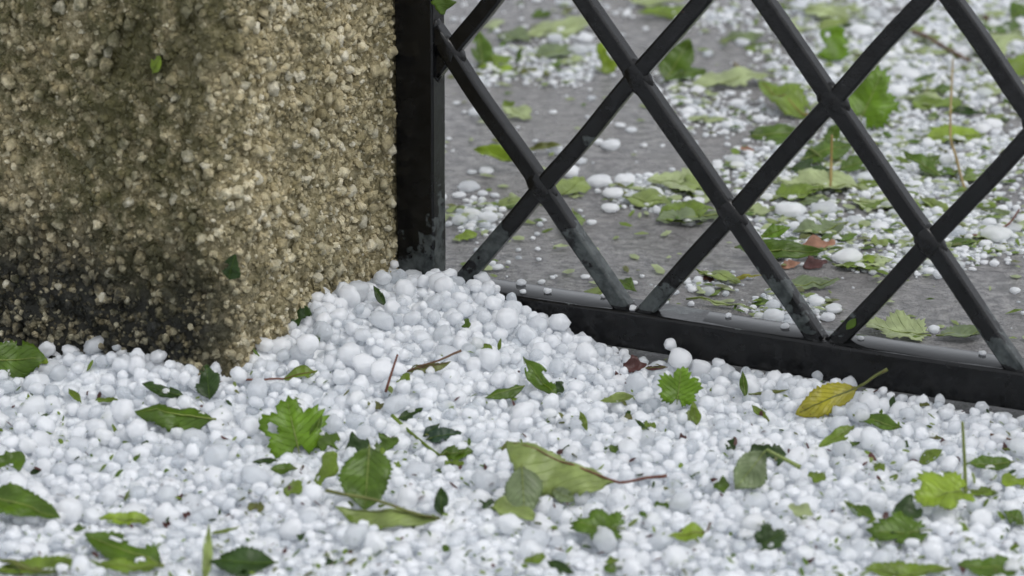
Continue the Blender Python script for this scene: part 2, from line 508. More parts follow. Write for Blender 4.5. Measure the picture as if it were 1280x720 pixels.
U0, V0, HU, HV = 0.0529, 0.2775, 0.0971, 0.1210
GL, GT = 1.16, 0.80                            # gate length, underside of top rail
BW = 0.0081                                    # half bar
def build_gate():
    root = bpy.data.objects.new('lattice_gate', None); COL.objects.link(root); root.location = GO
    tag(root, 'black painted metal gate with diagonal lattice bars, wet and worn grey', 'gate')
    def part(name, *a, **k):
        return obj(name, bar_mesh(name, *a, **k), root)
    # posts: front faces stand at w=0
    part('post', G(PW/2, 0.006, -PD/2), G(PW/2, GT + 0.05, -PD/2), GD, GN, PW/2, PD/2, bev=0.002, seed=1)
    part('post', G(GL + PW/2, 0.006, -PD/2), G(GL + PW/2, GT + 0.05, -PD/2), GD, GN, PW/2, PD/2, bev=0.002, seed=2)
    rail = part('bottom_rail', G(PW - 0.001, ZR + RS/2, -RD/2 - 0.0005), G(GL + 0.001, ZR + RS/2, -RD/2 - 0.0005), UP, GN, RS/2, RD/2, bev=0.003, seed=3, wob=0.0008)
    # water standing on the rail
    us = np.arange(PW + 0.02, GL - 0.01, 0.006); V, F = [], []
    for i, u in enumerate(us):
        f0 = -0.0035 - 0.004 * max(0, noise.noise((u * 22, 0.3, 0))) ; f1 = -RD + 0.0035 + 0.004 * max(0, noise.noise((u * 19, 5.3, 0)))
        for q, (wv, z) in enumerate(((f0, -0.0002), (f0 - 0.002, 0.0007), (f1 + 0.002, 0.0007), (f1, -0.0002))):
            V.append(GD * u + UP * (ZR + RS + z) + GN * wv)
    for i in range(len(us) - 1):
        for q in range(3): F.append((i*4+q, (i+1)*4+q, (i+1)*4+q+1, i*4+q+1))
    wm = NT('water_on_paint'); wm.set(Base_Color=(0.012, 0.0125, 0.013), Roughness=0.07, IOR=1.33)
    wm.bump(wm.noise(wm.coord(), 70, 2), 0.15, 0.002)
    obj('water_film', mesh_py('water_film', V, F, wm.m), rail)
    part('top_rail', G(PW - 0.001, GT + RS/2, -RD/2 - 0.0005), G(GL + 0.001, GT + RS/2, -RD/2 - 0.0005), UP, GN, RS/2, RD/2, bev=0.003, seed=4)
    ulo, uhi, vlo, vhi = PW - 0.004, GL + 0.004, ZR + RS - 0.003, GT + 0.003
    wld_v, wld_f = ico(2)
    def clip(u, v, du, dv):
        ts = []
        t0, t1 = -9.0, 9.0
        for p, d, lo, hi in ((u, du, ulo, uhi), (v, dv, vlo, vhi)):
            a, b = sorted(((lo - p) / d, (hi - p) / d)); t0, t1 = max(t0, a), min(t1, b)
        return t0, t1
    ln = math.hypot(HU, HV); sd_ = 0
    for sgn in (1, -1):                         # +1 rises to the right, -1 falls to the right (these run in front)
        for k in range(-12, 14):
            u, v = U0 + 2 * k * HU, V0
            du, dv = HU / ln, sgn * HV / ln
            t0, t1 = clip(u, v, du, dv)
            if t1 - t0 < 0.03: continue
            wc = -BW - 0.004 - (0.0012 if sgn > 0 else 0.0)
            A, B = G(u + du*t0, v + dv*t0, wc), G(u + du*t1, v + dv*t1, wc)
            ax = GD * (-dv) + UP * du
            sd_ += 1
            bar = part('lattice_bar', A, B, ax, GN, BW, BW, bev=0.0026, wob=0.0007, seed=10 + sd_)
            for (tt) in (t0, t1):               # weld bead where the bar meets rail or post
                c = np.array([u + du*tt, v + dv*tt])
                V = lumpy(wld_v, 0.5, 1.6, sd_ + tt) * np.array([0.0135, 0.0085, 0.0052])
                Vw = V[:, :1] * (GD if (abs(c[1] - vlo) < 1e-6 or abs(c[1] - vhi) < 1e-6) else UP) + V[:, 1:2] * GN + V[:, 2:] * (UP if (abs(c[1] - vlo) < 1e-6 or abs(c[1] - vhi) < 1e-6) else GD)
                inset = 0.0022
                cu = min(max(c[0], ulo + inset), uhi - inset); cv = min(max(c[1], vlo + inset), vhi - inset)
                obj('weld', mesh_np('weld', Vw, wld_f, mat=M_PAINT), bar, GD * cu + UP * cv + GN * wc)
    # crossings: a swollen forged joint at each node in the lower gate
    for j in range(-2, 5):
        for i in range(-1, 12):
            if (i + j) % 2: continue
            u, v = U0 + i * HU, V0 + j * HV
            if not (ulo + 0.005 < u < uhi - 0.01 and vlo + 0.02 < v < vhi - 0.01): continue
            du, dv = HU / ln, -HV / ln
            ax = GD * du + UP * dv; ay = GD * (-dv) + UP * du
            V = lumpy(wld_v, 0.22, 1.1, i * 3.1 + j)
            V = np.sign(V) * np.abs(V) ** 0.75 * np.array([0.0200, 0.0118, 0.0090])
            Vw = V[:, :1] * ax + V[:, 1:2] * ay + V[:, 2:] * GN
            obj('joint', mesh_np('joint', Vw, wld_f, mat=M_PAINT), root, GD * u + UP * v + GN * (-BW - 0.004 + 0.0005))
build_gate()

# ------------------------------------------------------------------ hail: target surface
PK = PC + PY * 0.17 + PX * 0.01                # top of the heap, against the pillar's side
def hail_top(x, y):
    u, wv = gate_uw(x, y)
    a, b = pillar_ab(x, y)
    dx, dy = x - PK[0], y - PK[1]
    r = np.sqrt(dx * dx + dy * dy)
    h = 0.013 + 0.051 * np.maximum(0, 1 - np.sqrt(r * r + 0.0012) / 0.28) ** 1.05
    d = np.sqrt(np.maximum(-b, 0) ** 2 + np.maximum(a, 0) ** 2)
    h = h + (0.010 + 0.014 * smooth(0.03, -0.03, a)) * np.exp(-(d / 0.10) ** 2)
    h = h + 0.0195 * np.exp(-((u - 0.09) / 0.075) ** 2 - ((wv - 0.01) / 0.10) ** 2)
    h = h + 0.004 * np.sin(x * 23 + 1.3) * np.sin(y * 19 + x * 5) + 0.003 * np.sin(x * 51 + y * 33)
    h = h - 0.004 * smooth(-0.62, -0.9, y)
    h = h - 0.0012 * smooth(0.13, 0.19, u) * smooth(0.10, 0.02, wv)
    return h
def in_front(x, y):
    u, wv = gate_uw(x, y); a, b = pillar_ab(x, y)
    if a < 0.001 and b > -0.001: return False
    if b > 0 and u < -0.002 and wv < 0: return False
    if wv < -0.03: return False
    h = float(hail_top(x, y))
    if u > PW - 0.004:
        if wv < 0.004 and h < ZR + RS + 0.004: return False
        if u > 0.17 and wv < 0.004: return False
    elif u > -0.003 and wv < 0.003: return False
    return wv > -0.03
XMIN, XMAX, YMIN = -0.86, 0.86, -1.08

# drop stones one by one; each picks the lowest of a few spots
cell = 0.026
grid = {}
stones = []                                     # x, y, z, r
def neigh(x, y):
    cx, cy = int(math.floor(x / cell)), int(math.floor(y / cell))
    for i in (cx-1, cx, cx+1):
        for j in (cy-1, cy, cy+1):
            for q in grid.get((i, j), ()): yield q
def rest_z(x, y, r):
    u, wv = gate_uw(x, y)
    z = max(float(hail_top(x, y)) - 0.0135, 0) + r * 0.75
    if u > PW and -RD < wv < 0.003: z = max(z, ZR + RS + r * 0.9)
    for k in neigh(x, y):
        X, Y, Z, Q = stones[k]
        d2 = (X - x) ** 2 + (Y - y) ** 2; s = (r + Q) * 0.80
        if d2 < s * s: z = max(z, Z + math.sqrt(s * s - d2) * 0.94)
    return z
def add_stone(x, y, z, r):
    grid.setdefault((int(math.floor(x / cell)), int(math.floor(y / cell))), []).append(len(stones))
    stones.append([x, y, z, r]); return len(stones) - 1
def radius(y, x):
    k = float(smooth(-0.50, -0.84, y))
    return float(np.clip(rng.lognormal(math.log(0.0061 - 0.0018 * k), 0.31 + 0.08 * k), 0.0026, 0.0112))
specials = {}
def build_stones():
    tries = 0
    for phase, (n, lim) in enumerate(((9800, 0.012), (7600, 0.0190))):
        for _ in range(n):
            best = None
            for c in range(9 if phase == 0 else 7):
                x = rng.uniform(XMIN, XMAX); y = rng.uniform(YMIN, 0.05)
                # fewer outside the picture
                if abs(x) > 0.60 + 0.02 * 0 and rng.random() < 0.35: continue
                if not in_front(x, y): continue
                if best is None: r = radius(y, x)
                z = rest_z(x, y, r); ex = z - (float(hail_top(x, y)) - 0.0135)
                if best is None or ex < best[0]: best = (ex, x, y, z, r)
                if c > 2 and best[0] < r * 0.9: break
            if best and best[0] < lim: add_stone(*best[1:])
build_stones()

# ground level map of the hail for laying leaves on it
HM = 0.004
HX, HY = np.arange(XMIN, XMAX, HM), np.arange(YMIN, 0.12, HM)
gx, gy = np.meshgrid(HX, HY)
def stamp():
    hm = np.where(gate_uw(gx, gy)[1] > 0, np.maximum(hail_top(gx, gy) - 0.0135, 0), 0.0)
    own = np.full(hm.shape, -1)
    for k, (x, y, z, r) in enumerate(stones):
        i0, i1 = np.searchsorted(HX, (x - r, x + r)); j0, j1 = np.searchsorted(HY, (y - r, y + r))
        sx, sy = gx[j0:j1, i0:i1] - x, gy[j0:j1, i0:i1] - y
        d2 = r * r - sx * sx - sy * sy
        t = np.where(d2 > 0, z + np.sqrt(np.maximum(d2, 0)) * 0.93, -1)
        sub = hm[j0:j1, i0:i1]; m = t > sub
        sub[m] = t[m]; own[j0:j1, i0:i1][m] = k
    return hm, own
hmap, owner = stamp()
def blur(a, n):
    for _ in range(n):
        p = np.pad(a, 1, 'edge')
        a = (p[:-2, 1:-1] + p[2:, 1:-1] + p[1:-1, :-2] + p[1:-1, 2:] + 2 * p[1:-1, 1:-1]) / 6
    return a
smap = blur(hmap, 6) + 0.0025
def surf(x, y):
    i, j = int((x - XMIN) / HM), int((y - YMIN) / HM)
    if 0 <= i < len(HX) and 0 <= j < len(HY): return float(smap[j, i])
    return 0.0
def on_hail(px, py):
    d = ray(px, py); g = on_ground(px, py, 0.14)
    p = g.copy()
    while p[2] > surf(p[0], p[1]) and p[2] > 0: p = p + d * 0.0015
    return p

# the stones that stand out by themselves
SPECIAL = [
    (850, 449, 29, 'fat round hailstone leaning on the bottom rail, topped by a smaller one', 0.0),
    (838, 430, 16, 'small hailstone balanced on a fat one against the bottom rail', 0.0),
    (556, 358, 26, 'big hailstone crowning the heap at the foot of the gate post', 0.0),
    (634, 398, 27, 'tall hailstone standing against the bottom rail at the heap\'s edge', 0.0),
    (171, 537, 27, 'round white hailstone just below the wilted leaf near the pillar', 0.0),
    (384, 430, 28, 'large pale hailstone beside the pillar\'s side face, next to a leaf scrap', 0.0),
    (87, 638, 33, 'oblong white hailstone by the dark leaf in front of the pillar', 0.0),
    (472, 612, 22, 'hailstone lying on the lower half of the toothed oval leaf', 0.0),
    (391, 616, 25, 'round white hailstone at the curved stalk end of a folded leaf', 0.0),
]

# ------------------------------------------------------------------ leaves
def leaf_shape(kind, L, ratio, seed, half=0):
    """list of rows; each row = list of (x, y, uvx, uvy)"""
    rnd = random.Random(seed)
    rows = []
    if kind == 'lobed':
        c = 0.34 * L; W = ratio
        lob = [(rnd.uniform(-.1, .1), 0.64), (R(60) + rnd.uniform(-.15, .15), rnd.uniform(.5, .62) * W), (R(-60) + rnd.uniform(-.15, .15), rnd.uniform(.5, .62) * W), (R(118), rnd.uniform(.4, .54) * W), (R(-118), rnd.uniform(.4, .54) * W)]
        n = 60
        rim = []
        for k in range(n):
            th = -math.pi + 2 * math.pi * (k + 0.5) / n
            r = 0.40 * W
            for a, l in lob:
                dd = math.atan2(math.sin(th - a), math.cos(th - a))
                r = max(r, l * max(0, 1 - (abs(dd) / R(52)) ** 2.2))
            r *= 1 + (0.07 if k % 2 else -0.06) + rnd.uniform(-0.06, 0.06)
            if abs(th) > R(160): r *= 0.55
            rim.append((th, r * L))
        V = [(c, 0, c / L, 0)]; F = []
        rings = 4
        for q in range(1, rings + 1):
            for th, r in rim:
                x, y = c + math.cos(th) * r * q / rings, math.sin(th) * r * q / rings
                V.append((x, y, x / L, y / (0.5 * L)))
        for k in range(n):
            k2 = (k + 1) % n
            F.append((0, 1 + k, 1 + k2))
            for q in range(rings - 1):
                a = 1 + q * n
                F.append((a + k, a + n + k, a + n + k2, a + k2))
        return V, F
    V, F = [], []
    n, m = (26, 8) if kind != 'scrap' else (14, 6)
    ph = rnd.uniform(0, 6)
    for i in range(n + 1):
        t = i / n
        if kind == 'ovate': wd = math.sin(math.pi * min(1, t ** 0.82)) ** 0.85
        elif kind == 'lance': wd = math.sin(math.pi * t) ** 1.0 * (1 - 0.25 * t)
        else: wd = (math.sin(math.pi * min(1, max(0, t * 0.94 + 0.04))) ** 0.5) * (1 + 0.35 * math.sin(ph + t * 7) + rnd.uniform(-0.15, 0.15))
        wd = max(wd * (1 + 0.16 * math.sin(ph + 5.3 * t) * (1 if kind != 'scrap' else 0)), 0.02)
        for j in range(-m // 2, m // 2 + 1):
            s = 2 * j / m
            y = wd * s * ratio * L / 2
            if half and s * half < 0: y *= 0.14
            x = t * L
            if abs(s) == 1 and kind == 'ovate': y *= 1 + (0.07 if i % 2 else -0.04) + rnd.uniform(-0.05, 0.05)
            if kind != 'scrap': y *= 1 + 0.13 * math.sin(ph * 1.7 + 6 * t + (2 if s > 0 else 0))
            if kind == 'scrap':
                y *= 1 + 0.25 * math.sin(ph * 2 + t * 9) * (1 if s > 0 else -1) * abs(s)
                x += 0.08 * L * math.sin(ph * 3 + s * 4) * (1 - abs(2 * t - 1))
            if kind == 'ovate': x += abs(s) * 0.06 * L * (1 - t)
            V.append((x, y, t, s))
    w_ = m + 1
    for i in range(n):
        for j in range(m):
            F.append((i*w_+j, (i+1)*w_+j, (i+1)*w_+j+1, i*w_+j+1))
    return V, F

LEAVES = []                                     # world samples, for settling the stones underneath
def make_leaf(name, kind, base, tip, ratio, tau, col, label, fold=0.25, curl=0.1, stalk=None, stalkcol='stalkgreen', drop=0, roll=0, yaw=0,
              group=None, ground=False, cat='leaf', lift=0.0, crumple=1.5, on=None, sink=True, stalkr=0.0009, stalkbow=0.0, half=0, cover=0.30):
    lowpx = max((base, tip), key=lambda p: p[1])
    mx = (base[0] + tip[0]) / 2 if abs(base[1] - tip[1]) < 14 else lowpx[0]
    apx = (mx, max(base[1], tip[1]) + drop)
    if on is not None: A = np.array(on_plane(apx[0], apx[1], *on))
    elif ground: A = on_ground(apx[0], apx[1], 0.0016 + lift)
    else: A = on_hail(*apx) + np.array([0, 0, lift - 0.0035])
    ky = R(yaw); tt = R(tau)
    X = np.array([math.cos(ky), math.sin(ky), 0]); Yh = np.array([-math.sin(ky), math.cos(ky), 0])
    Yp = Yh * math.cos(tt) + UP * math.sin(tt)
    n = np.cross(X, Yp)
    B, Tp = on_plane(*base, A, n), on_plane(*tip, A, n)
    e1 = Tp - B; L = float(np.linalg.norm(e1)); e1 /= L
    e2 = np.cross(n, e1)
    if roll:
        c, s = math.cos(R(roll)), math.sin(R(roll))
        e2, n = e2 * c + n * s, n * c - e2 * s
    seed = int(abs(base[0] * 13 + base[1] * 7 + tip[0])) % 9973
    V, F = leaf_shape(kind, L, ratio, seed, half)
    hw = max(1e-4, ratio * L / 2)
    def zf(x, y):
        t = x / L
        z = fold * abs(y) * (0.5 + 0.5 * math.cos(2.0 * (t - 0.5))) + curl * L * (t - 0.15) ** 2
        z += crumple * L * 0.06 * noise.noise((x / L * 3.2 + seed, y / L * 3.2, seed * 0.37)) + crumple * L * 0.025 * noise.noise((x / L * 9 + seed, y / L * 9, 2.1))
        return z
    rb = random.Random(seed + 1)
    bites = []
    if L > 0.014:
        for _ in range(rb.choice([0, 1, 1, 2, 3]) if not ground else rb.choice([1, 2, 3])):
            sd2 = rb.choice([-1, 1]) * rb.uniform(0.55, 1.1)
            bites.append((rb.uniform(0.15, 0.95), sd2, rb.uniform(0.05, 0.13) if abs(sd2) < 0.8 else rb.uniform(0.08, 0.2)))
    if bites:
        keepF = []
        for f_ in F:
            t_ = sum(V[q][2] for q in f_) / len(f_); s_ = sum(V[q][3] for q in f_) / len(f_)
            if not any(((t_ - a_) ** 2 + ((s_ - b_) * 0.5) ** 2) < c_ * c_ and abs(s_) > 0.14 for a_, b_, c_ in bites): keepF.append(f_)
        F = keepF
        us = sorted({q for f_ in F for q in f_}); mp_ = {q: i for i, q in enumerate(us)}
        V = [V[q] for q in us]; F = [tuple(mp_[q] for q in f_) for f_ in F]
    root = bpy.data.objects.new(name, None); COL.objects.link(root)
    root.empty_display_size = 0.01
    Mx = Matrix(((e1[0], e2[0], n[0], B[0]), (e1[1], e2[1], n[1], B[1]), (e1[2], e2[2], n[2], B[2]), (0, 0, 0, 1)))
    root.matrix_world = Mx
    tag(root, label, cat, group)
    C = [(x, y, zf(x, y)) for x, y, _, _ in V]
    zoff = 0.0
    if ground:                                  # lie on the ground: never below it
        wz = [(Mx @ Vector(c)).z for c in C]
        zoff = max(0, 0.0012 - min(wz)); root.location.z += zoff
        Mx = Matrix.Translation((0, 0, zoff)) @ Mx
    me = mesh_py('blade', C, F, leaf_mat(col))
    uvl = me.uv_layers.new(name='UVMap')
    for lp in me.loops: uvl.data[lp.index].uv = (V[lp.vertex_index][2], V[lp.vertex_index][3])
    b = obj('blade', me, root)
    so = b.modifiers.new('thick', 'SOLIDIFY'); so.thickness = 0.00045; so.offset = -1
    if kind in ('ovate', 'lance', 'lobed') and L > 0.018:
        x1 = 0.93 * L if kind != 'lobed' else 0.9 * L
        pts = [(x1 * k / 9, 0, zf(x1 * k / 9, 0) + 0.0005) for k in range(10)]
        rr = [max(0.00025, min(0.0011, L * 0.014) * (1 - 0.75 * k / 9)) for k in range(10)]
        mv, mf = tube(pts, rr)
        obj('midrib', mesh_py('midrib', mv, mf, leaf_mat(stalkcol if col not in ('dark', 'blue') else 'green')), root)
    if stalk:
        inv = Mx.inverted()
        if ground: E_ = on_plane(stalk[0], stalk[1], np.array(Mx.translation) + np.array([0, 0, 0.0005]), UP)
        else: E_ = on_plane(stalk[0], stalk[1], np.array(Mx.translation), np.array([0, -1.0, 0.45 if abs(stalk[1]-base[1]) < 25 else 0.1]))
        e = inv @ Vector(E_); s0 = Vector((0, 0, zf(0, 0)))
        bow = Vector((0, 0, 1)) * stalkbow * e.length
        pts = [s0.lerp(e, k / 7) + bow * math.sin(math.pi * k / 7) + Vector((0, 1, 0)) * (0.015 * e.length * math.sin(2.6 * k / 7 * math.pi)) for k in range(8)]
        mv, mf = tube(pts, [stalkr * (1 + 0.35 * (k / 7) ** 3) for k in range(8)])
        obj('stalk', mesh_py('stalk', mv, mf, leaf_mat(stalkcol)), root)
    if not ground and on is None and sink:
        LEAVES.append(([np.array(Mx @ Vector(c)) for c in C], cover))
    return root

def make_stem(name, pts, r, col, label, ground=False, cat='stem', group=None, knots=0):
    """pts: (px, py, lift in metres above what lies below)"""
    P = []
    for (x, y, h) in pts:
        g = on_ground(x, y, 0.001 + h) if ground else None
        if g is None:
            s = on_hail(x, y) if h == 0 else None
            if s is None:
                s0 = P[-1] if P else on_hail(x, y)
                s = on_plane(x, y, s0, np.array([0, -1.0, 0.15]))
            g = s
        P.append(g)
    Q = []
    for i in range(len(P) - 1):
        for k in range(6): Q.append(P[i] + (P[i+1] - P[i]) * k / 6)
    Q.append(P[-1]); Q = np.array(Q)
    for _ in range(4): Q[1:-1] = (Q[:-2] + 2 * Q[1:-1] + Q[2:]) / 4
    O = Q[0].copy()
    rr = [r * (1.1 - 0.35 * i / len(Q)) * (1 + (0.35 if knots and i % 5 == 0 else 0)) for i in range(len(Q))]
    V, F = tube(Q - O, rr, 7)
    o = obj(name, mesh_py(name, V, F, leaf_mat(col)), None, O)
    tag(o, label, cat, group)
    return o
CW = dict(green='deep green', mid='fresh green', pale='pale green', wetpale='whitish green', grey='grey-green', dark='blackish green', olive='olive')
def exec_leaves():
    F_ = make_leaf
    # ---- on the hail, along the pillar's foot
    F_('leaf', 'ovate', (-34, 452), (58, 448), 0.62, 62, 'green', 'broad smooth green leaf propped against the pillar front beside a pale hailstone', drop=12, fold=-0.15)
    F_('leaf', 'scrap', (36, 458), (60, 452), 0.6, 35, 'lime', 'small yellow-green leaf scrap under the broad leaf at the pillar front')
    F_('leaf', 'ovate', (262, 500), (258, 456), 0.75, 62, 'dark', 'dark toothed leaf standing upright at the pillar corner', fold=0.2)
    F_('leaf', 'ovate', (270, 526), (168, 506), 0.42, 34, 'green', 'large wilted green leaf bent over hail below the pillar corner', drop=16, fold=-0.5, curl=-0.15, roll=8)
    F_('leaf', 'lance', (232, 497), (178, 482), 0.42, 30, 'dark', 'dark leaf tucked behind the large wilted leaf', drop=6)
    F_('leaf', 'scrap', (120, 499), (148, 503), 0.4, 25, 'mid', 'short light green leaf strip in front of the mossy pillar')
    F_('leaf', 'lance', (86, 486), (102, 505), 0.35, 25, 'mid', 'narrow leaf shred with a brown end before the pillar')
    F_('leaf', 'lance', (354, 473), (397, 465), 0.55, 28, 'mid', 'small green leaf with a long red stalk beside the pillar corner', stalk=(302, 475), stalkcol='stalkred', drop=5)
    F_('leaf', 'scrap', (363, 400), (388, 388), 0.75, 62, 'dark', 'dark green leaf wedged against the pillar side above the heap', drop=4)
    F_('leaf', 'scrap', (392, 432), (399, 418), 0.6, 60, 'green', 'little green leaf tip beside a large pale hailstone')
    F_('leaf', 'lance', (482, 383), (467, 358), 0.45, 55, 'dark', 'tiny dark pointed leaf near the top of the heap')
    F_('leaf', 'scrap', (583, 411), (584, 398), 0.7, 60, 'green', 'tiny green flake alone high on the heap')
    F_('leaf', 'scrap', (590, 428), (615, 440), 0.42, 30, 'mid', 'small green leaf strip on the heap below the tiny flake')
    F_('leaf', 'lance', (623, 438), (626, 423), 0.4, 65, 'mid', 'tiny upright green sliver on the heap')
    F_('leaf', 'lance', (508, 463), (564, 454), 0.36, 36, 'olive', 'olive leaf with upturned dark stalk on the heap', stalk=(577, 439), stalkcol='twig', drop=5, fold=-0.4)
    F_('leaf', 'scrap', (496, 479), (512, 468), 0.5, 40, 'mid', 'leaf crumb at the reddish stem on the heap')
    make_stem('stem', [(482, 490, 0), (488, 470, 1), (497, 443, 1)], 0.0012, 'stalkred', 'reddish green stem sticking up from the heap')
    # ---- middle of the hail
    F_('leaf', 'lobed', (374, 566), (358, 497), 1.05, 54, 'bright', 'bright green lobed leaf standing in the hail below the red-stalked leaf', cover=0.05, fold=0.12, curl=-0.05)
    F_('leaf', 'lance', (388, 560), (402, 520), 0.34, 58, 'green', 'narrow green lobe rising beside the bright lobed leaf', fold=0.6)
    F_('leaf', 'scrap', (398, 558), (424, 546), 0.8, 50, 'green', 'small folded leaf next to the bright lobed leaf')
    F_('leaf', 'lance', (316, 578), (348, 576), 0.36, 25, 'dark', 'narrow dark leaf under the bright lobed leaf', drop=5)
    F_('leaf', 'ovate', (372, 585), (338, 588), 0.5, 28, 'green', 'crumpled green leaf half buried under the bright lobed leaf', drop=8)
    F_('leaf', 'scrap', (356, 618), (378, 603), 0.7, 35, 'mid', 'light green leaf shred buried beside a round hailstone', drop=2)
    F_('leaf', 'scrap', (396, 606), (420, 567), 0.45, 48, 'mid', 'ragged light green leaf beside the toothed oval leaf')
    F_('leaf', 'scrap', (310, 632), (330, 636), 0.7, 35, 'olive', 'little yellowing leaf tip in front of the pillar corner', drop=5)
    F_('leaf', 'ovate', (462, 556), (456, 638), 0.80, 50, 'green', 'toothed oval green leaf holding a hailstone', cover=0.0, fold=0.22, curl=0.02)
    F_('leaf', 'scrap', (432, 563), (462, 553), 0.7, 52, 'dark', 'dark leaf lobe behind the toothed oval leaf', drop=4)
    F_('leaf', 'scrap', (466, 562), (498, 549), 0.55, 52, 'green', 'curled green leaf edge to one side of the toothed oval leaf', drop=4)
    F_('leaf', 'lance', (550, 648), (418, 630), 0.5, 42, 'pale', 'folded pale leaf lying on its edge with a long curved stalk', stalk=(407, 611), stalkcol='olive', drop=12, fold=0.05, half=1, curl=-0.12, stalkr=0.0013)
    F_('leaf', 'ovate', (552, 646), (551, 609), 0.52, 62, 'dark', 'small dark oval leaf standing upright in the hail', fold=0.3)
    # sprig with leaflets
    make_stem('stem', [(490, 519, 0), (512, 540, 0), (540, 563, 0), (566, 580, 0)], 0.0015, 'mid', 'green sprig stem with paired leaflets across the hail')
    F_('leaflet', 'ovate', (497, 524), (529, 511), 0.42, 50, 'dark', 'dark curled leaflet at the upper end of the sprig', drop=2, fold=-0.4)
    F_('leaflet', 'lance', (528, 546), (550, 530), 0.4, 45, 'blue', 'narrow bluish leaflet of the sprig')
    F_('leaflet', 'ovate', (532, 549), (577, 542), 0.5, 38, 'blue', 'dark bluish oval leaflet in the middle of the sprig', drop=8)
    F_('leaflet', 'ovate', (548, 568), (592, 566), 0.55, 34, 'green', 'broad green leaflet at the lower end of the sprig', drop=10)
    F_('leaflet', 'scrap', (556, 578), (580, 580), 0.4, 30, 'mid', 'light leaflet tip under the broad leaflet of the sprig', drop=4)
    F_('leaf', 'lance', (697, 499), (654, 449), 0.42, 42, 'green', 'straight green leaf slanting down the heap', fold=0.25, stalkcol='mid')
    F_('leaf', 'scrap', (690, 494), (704, 478), 0.5, 45, 'dark', 'dark leaf shred beside the straight slanting leaf')
    F_('leaf', 'lance', (656, 481), (606, 500), 0.40, 36, 'green', 'green leaf pointing away from the straight slanting leaf', drop=2, fold=-0.3)
    F_('leaf', 'scrap', (779, 457), (808, 456), 0.55, 55, 'brown', 'reddish brown curled leaf near the bottom rail', drop=8)
    F_('leaf', 'lance', (806, 460), (835, 459), 0.30, 50, 'brown', 'dark brown leaf shred by the fat hailstone', drop=4)
    F_('leaf', 'lobed', (846, 506), (852, 458), 1.0, 60, 'bright', 'bright green pointed lobed leaf below the fat hailstone', fold=0.12)
    F_('leaf', 'lance', (871, 532), (866, 501), 0.5, 55, 'mid', 'narrow torn leaf below the bright pointed lobed leaf')
    F_('leaf', 'lance', (792, 495), (748, 506), 0.34, 40, 'pale', 'curled pale green leaf rolled up among hailstones', drop=8, fold=0.8, curl=0.3)
    F_('leaf', 'lance', (734, 539), (725, 514), 0.36, 55, 'mid', 'small green blade upright among the hailstones')
    F_('leaf', 'lance', (794, 524), (816, 546), 0.26, 35, 'dark', 'dark narrow leaf with a brown tip among the hailstones')
    F_('leaf', 'scrap', (779, 524), (790, 521), 0.9, 45, 'olive', 'brownish green leaf crumb by a dark narrow leaf')
    F_('leaf', 'scrap', (762, 562), (780, 559), 0.6, 35, 'green', 'green leaf crumb uphill of the red-tipped stalk', drop=3)
    # big pale-backed leaf group
    F_('leaf', 'ovate', (773, 602), (632, 549), 0.74, 46, 'pale', 'large pale-backed leaf lying on its side with a reddish stalk', cover=0.03, stalk=(834, 594), stalkcol='stalkred', drop=14, fold=0.05, curl=0.0, half=1, stalkr=0.0012)
    F_('leaf', 'ovate', (652, 580), (656, 648), 0.72, 48, 'grey', 'grey-green leaf with a straight pale midrib under the large pale-backed leaf', fold=-0.15)
    F_('leaf', 'scrap', (617, 630), (668, 648), 0.42, 40, 'pale', 'folded pale leaf edge below the grey-green leaf', drop=6)
    F_('leaf', 'ovate', (690, 612), (718, 628), 0.7, 36, 'grey', 'short grey-green leaf lobe beside the large pale-backed leaf', drop=8)
    F_('leaf', 'scrap', (598, 633), (618, 628), 0.6, 35, 'dark', 'dark leaf scrap poking out beside the folded pale leaf edge', drop=3)
    F_('leaf', 'lobed', (782, 662), (714, 658), 0.85, 22, 'green', 'wet rough green leaf melted flat into the hail', drop=18, crumple=2.0)
    F_('leaf', 'ovate', (884, 664), (834, 673), 0.5, 26, 'lime', 'yellow-green leaf with a short dark stalk in the hail', stalk=(888, 653), stalkcol='twig', drop=8)
    F_('leaf', 'scrap', (818, 630), (836, 634), 0.6, 30, 'green', 'small green leaf scrap above the yellow-green leaf', drop=3)
    F_('leaf', 'lance', (838, 630), (860, 632), 0.4, 30, 'mid', 'thin green shred above the yellow-green leaf', drop=3)
    F_('leaf', 'scrap', (755, 712), (790, 706), 0.5, 25, 'green', 'green leaf scrap below the wet rough green leaf', drop=5)
    F_('leaf', 'scrap', (655, 702), (682, 697), 0.5, 25, 'mid', 'faint green shred in the melting hail below the folded leaf edge', drop=4)
    F_('leaf', 'lance', (684, 700), (718, 718), 0.42, 28, 'dark', 'dark green leaf slanting through wet hail')
    # towards the rail
    F_('leaf', 'ovate', (958, 562), (918, 612), 0.62, 58, 'grey', 'dull grey-green leaf standing on edge with a pale thick stalk', stalk=(1000, 584), stalkcol='pale', fold=0.15, stalkr=0.0016, roll=-10)
    F_('leaf', 'scrap', (938, 562), (982, 572), 0.55, 46, 'dark', 'dark leaf behind the dull grey-green leaf', drop=4)
    F_('leaf', 'scrap', (908, 552), (918, 562), 0.9, 60, 'dark', 'dark leaf tip above the dull grey-green leaf')
    F_('leaf', 'scrap', (892, 608), (912, 606), 0.8, 42, 'green', 'round green leaf scrap beside the dull grey-green leaf', drop=7)
    F_('leaf', 'ovate', (1074, 483), (994, 519), 0.46, 50, 'yellow', 'yellow brown-speckled leaf leaning on the bottom rail', cover=0.03, stalk=(1109, 461), stalkcol='olive', drop=2, fold=0.15, curl=0.05, stalkr=0.0013, lift=0.003)
    F_('leaf', 'lance', (932, 500), (928, 464), 0.3, 65, 'green', 'small green sprout standing by the bottom rail')
    F_('leaf', 'lance', (935, 493), (985, 490), 0.16, 35, 'olive', 'thin olive blade lying by the bottom rail', drop=2)
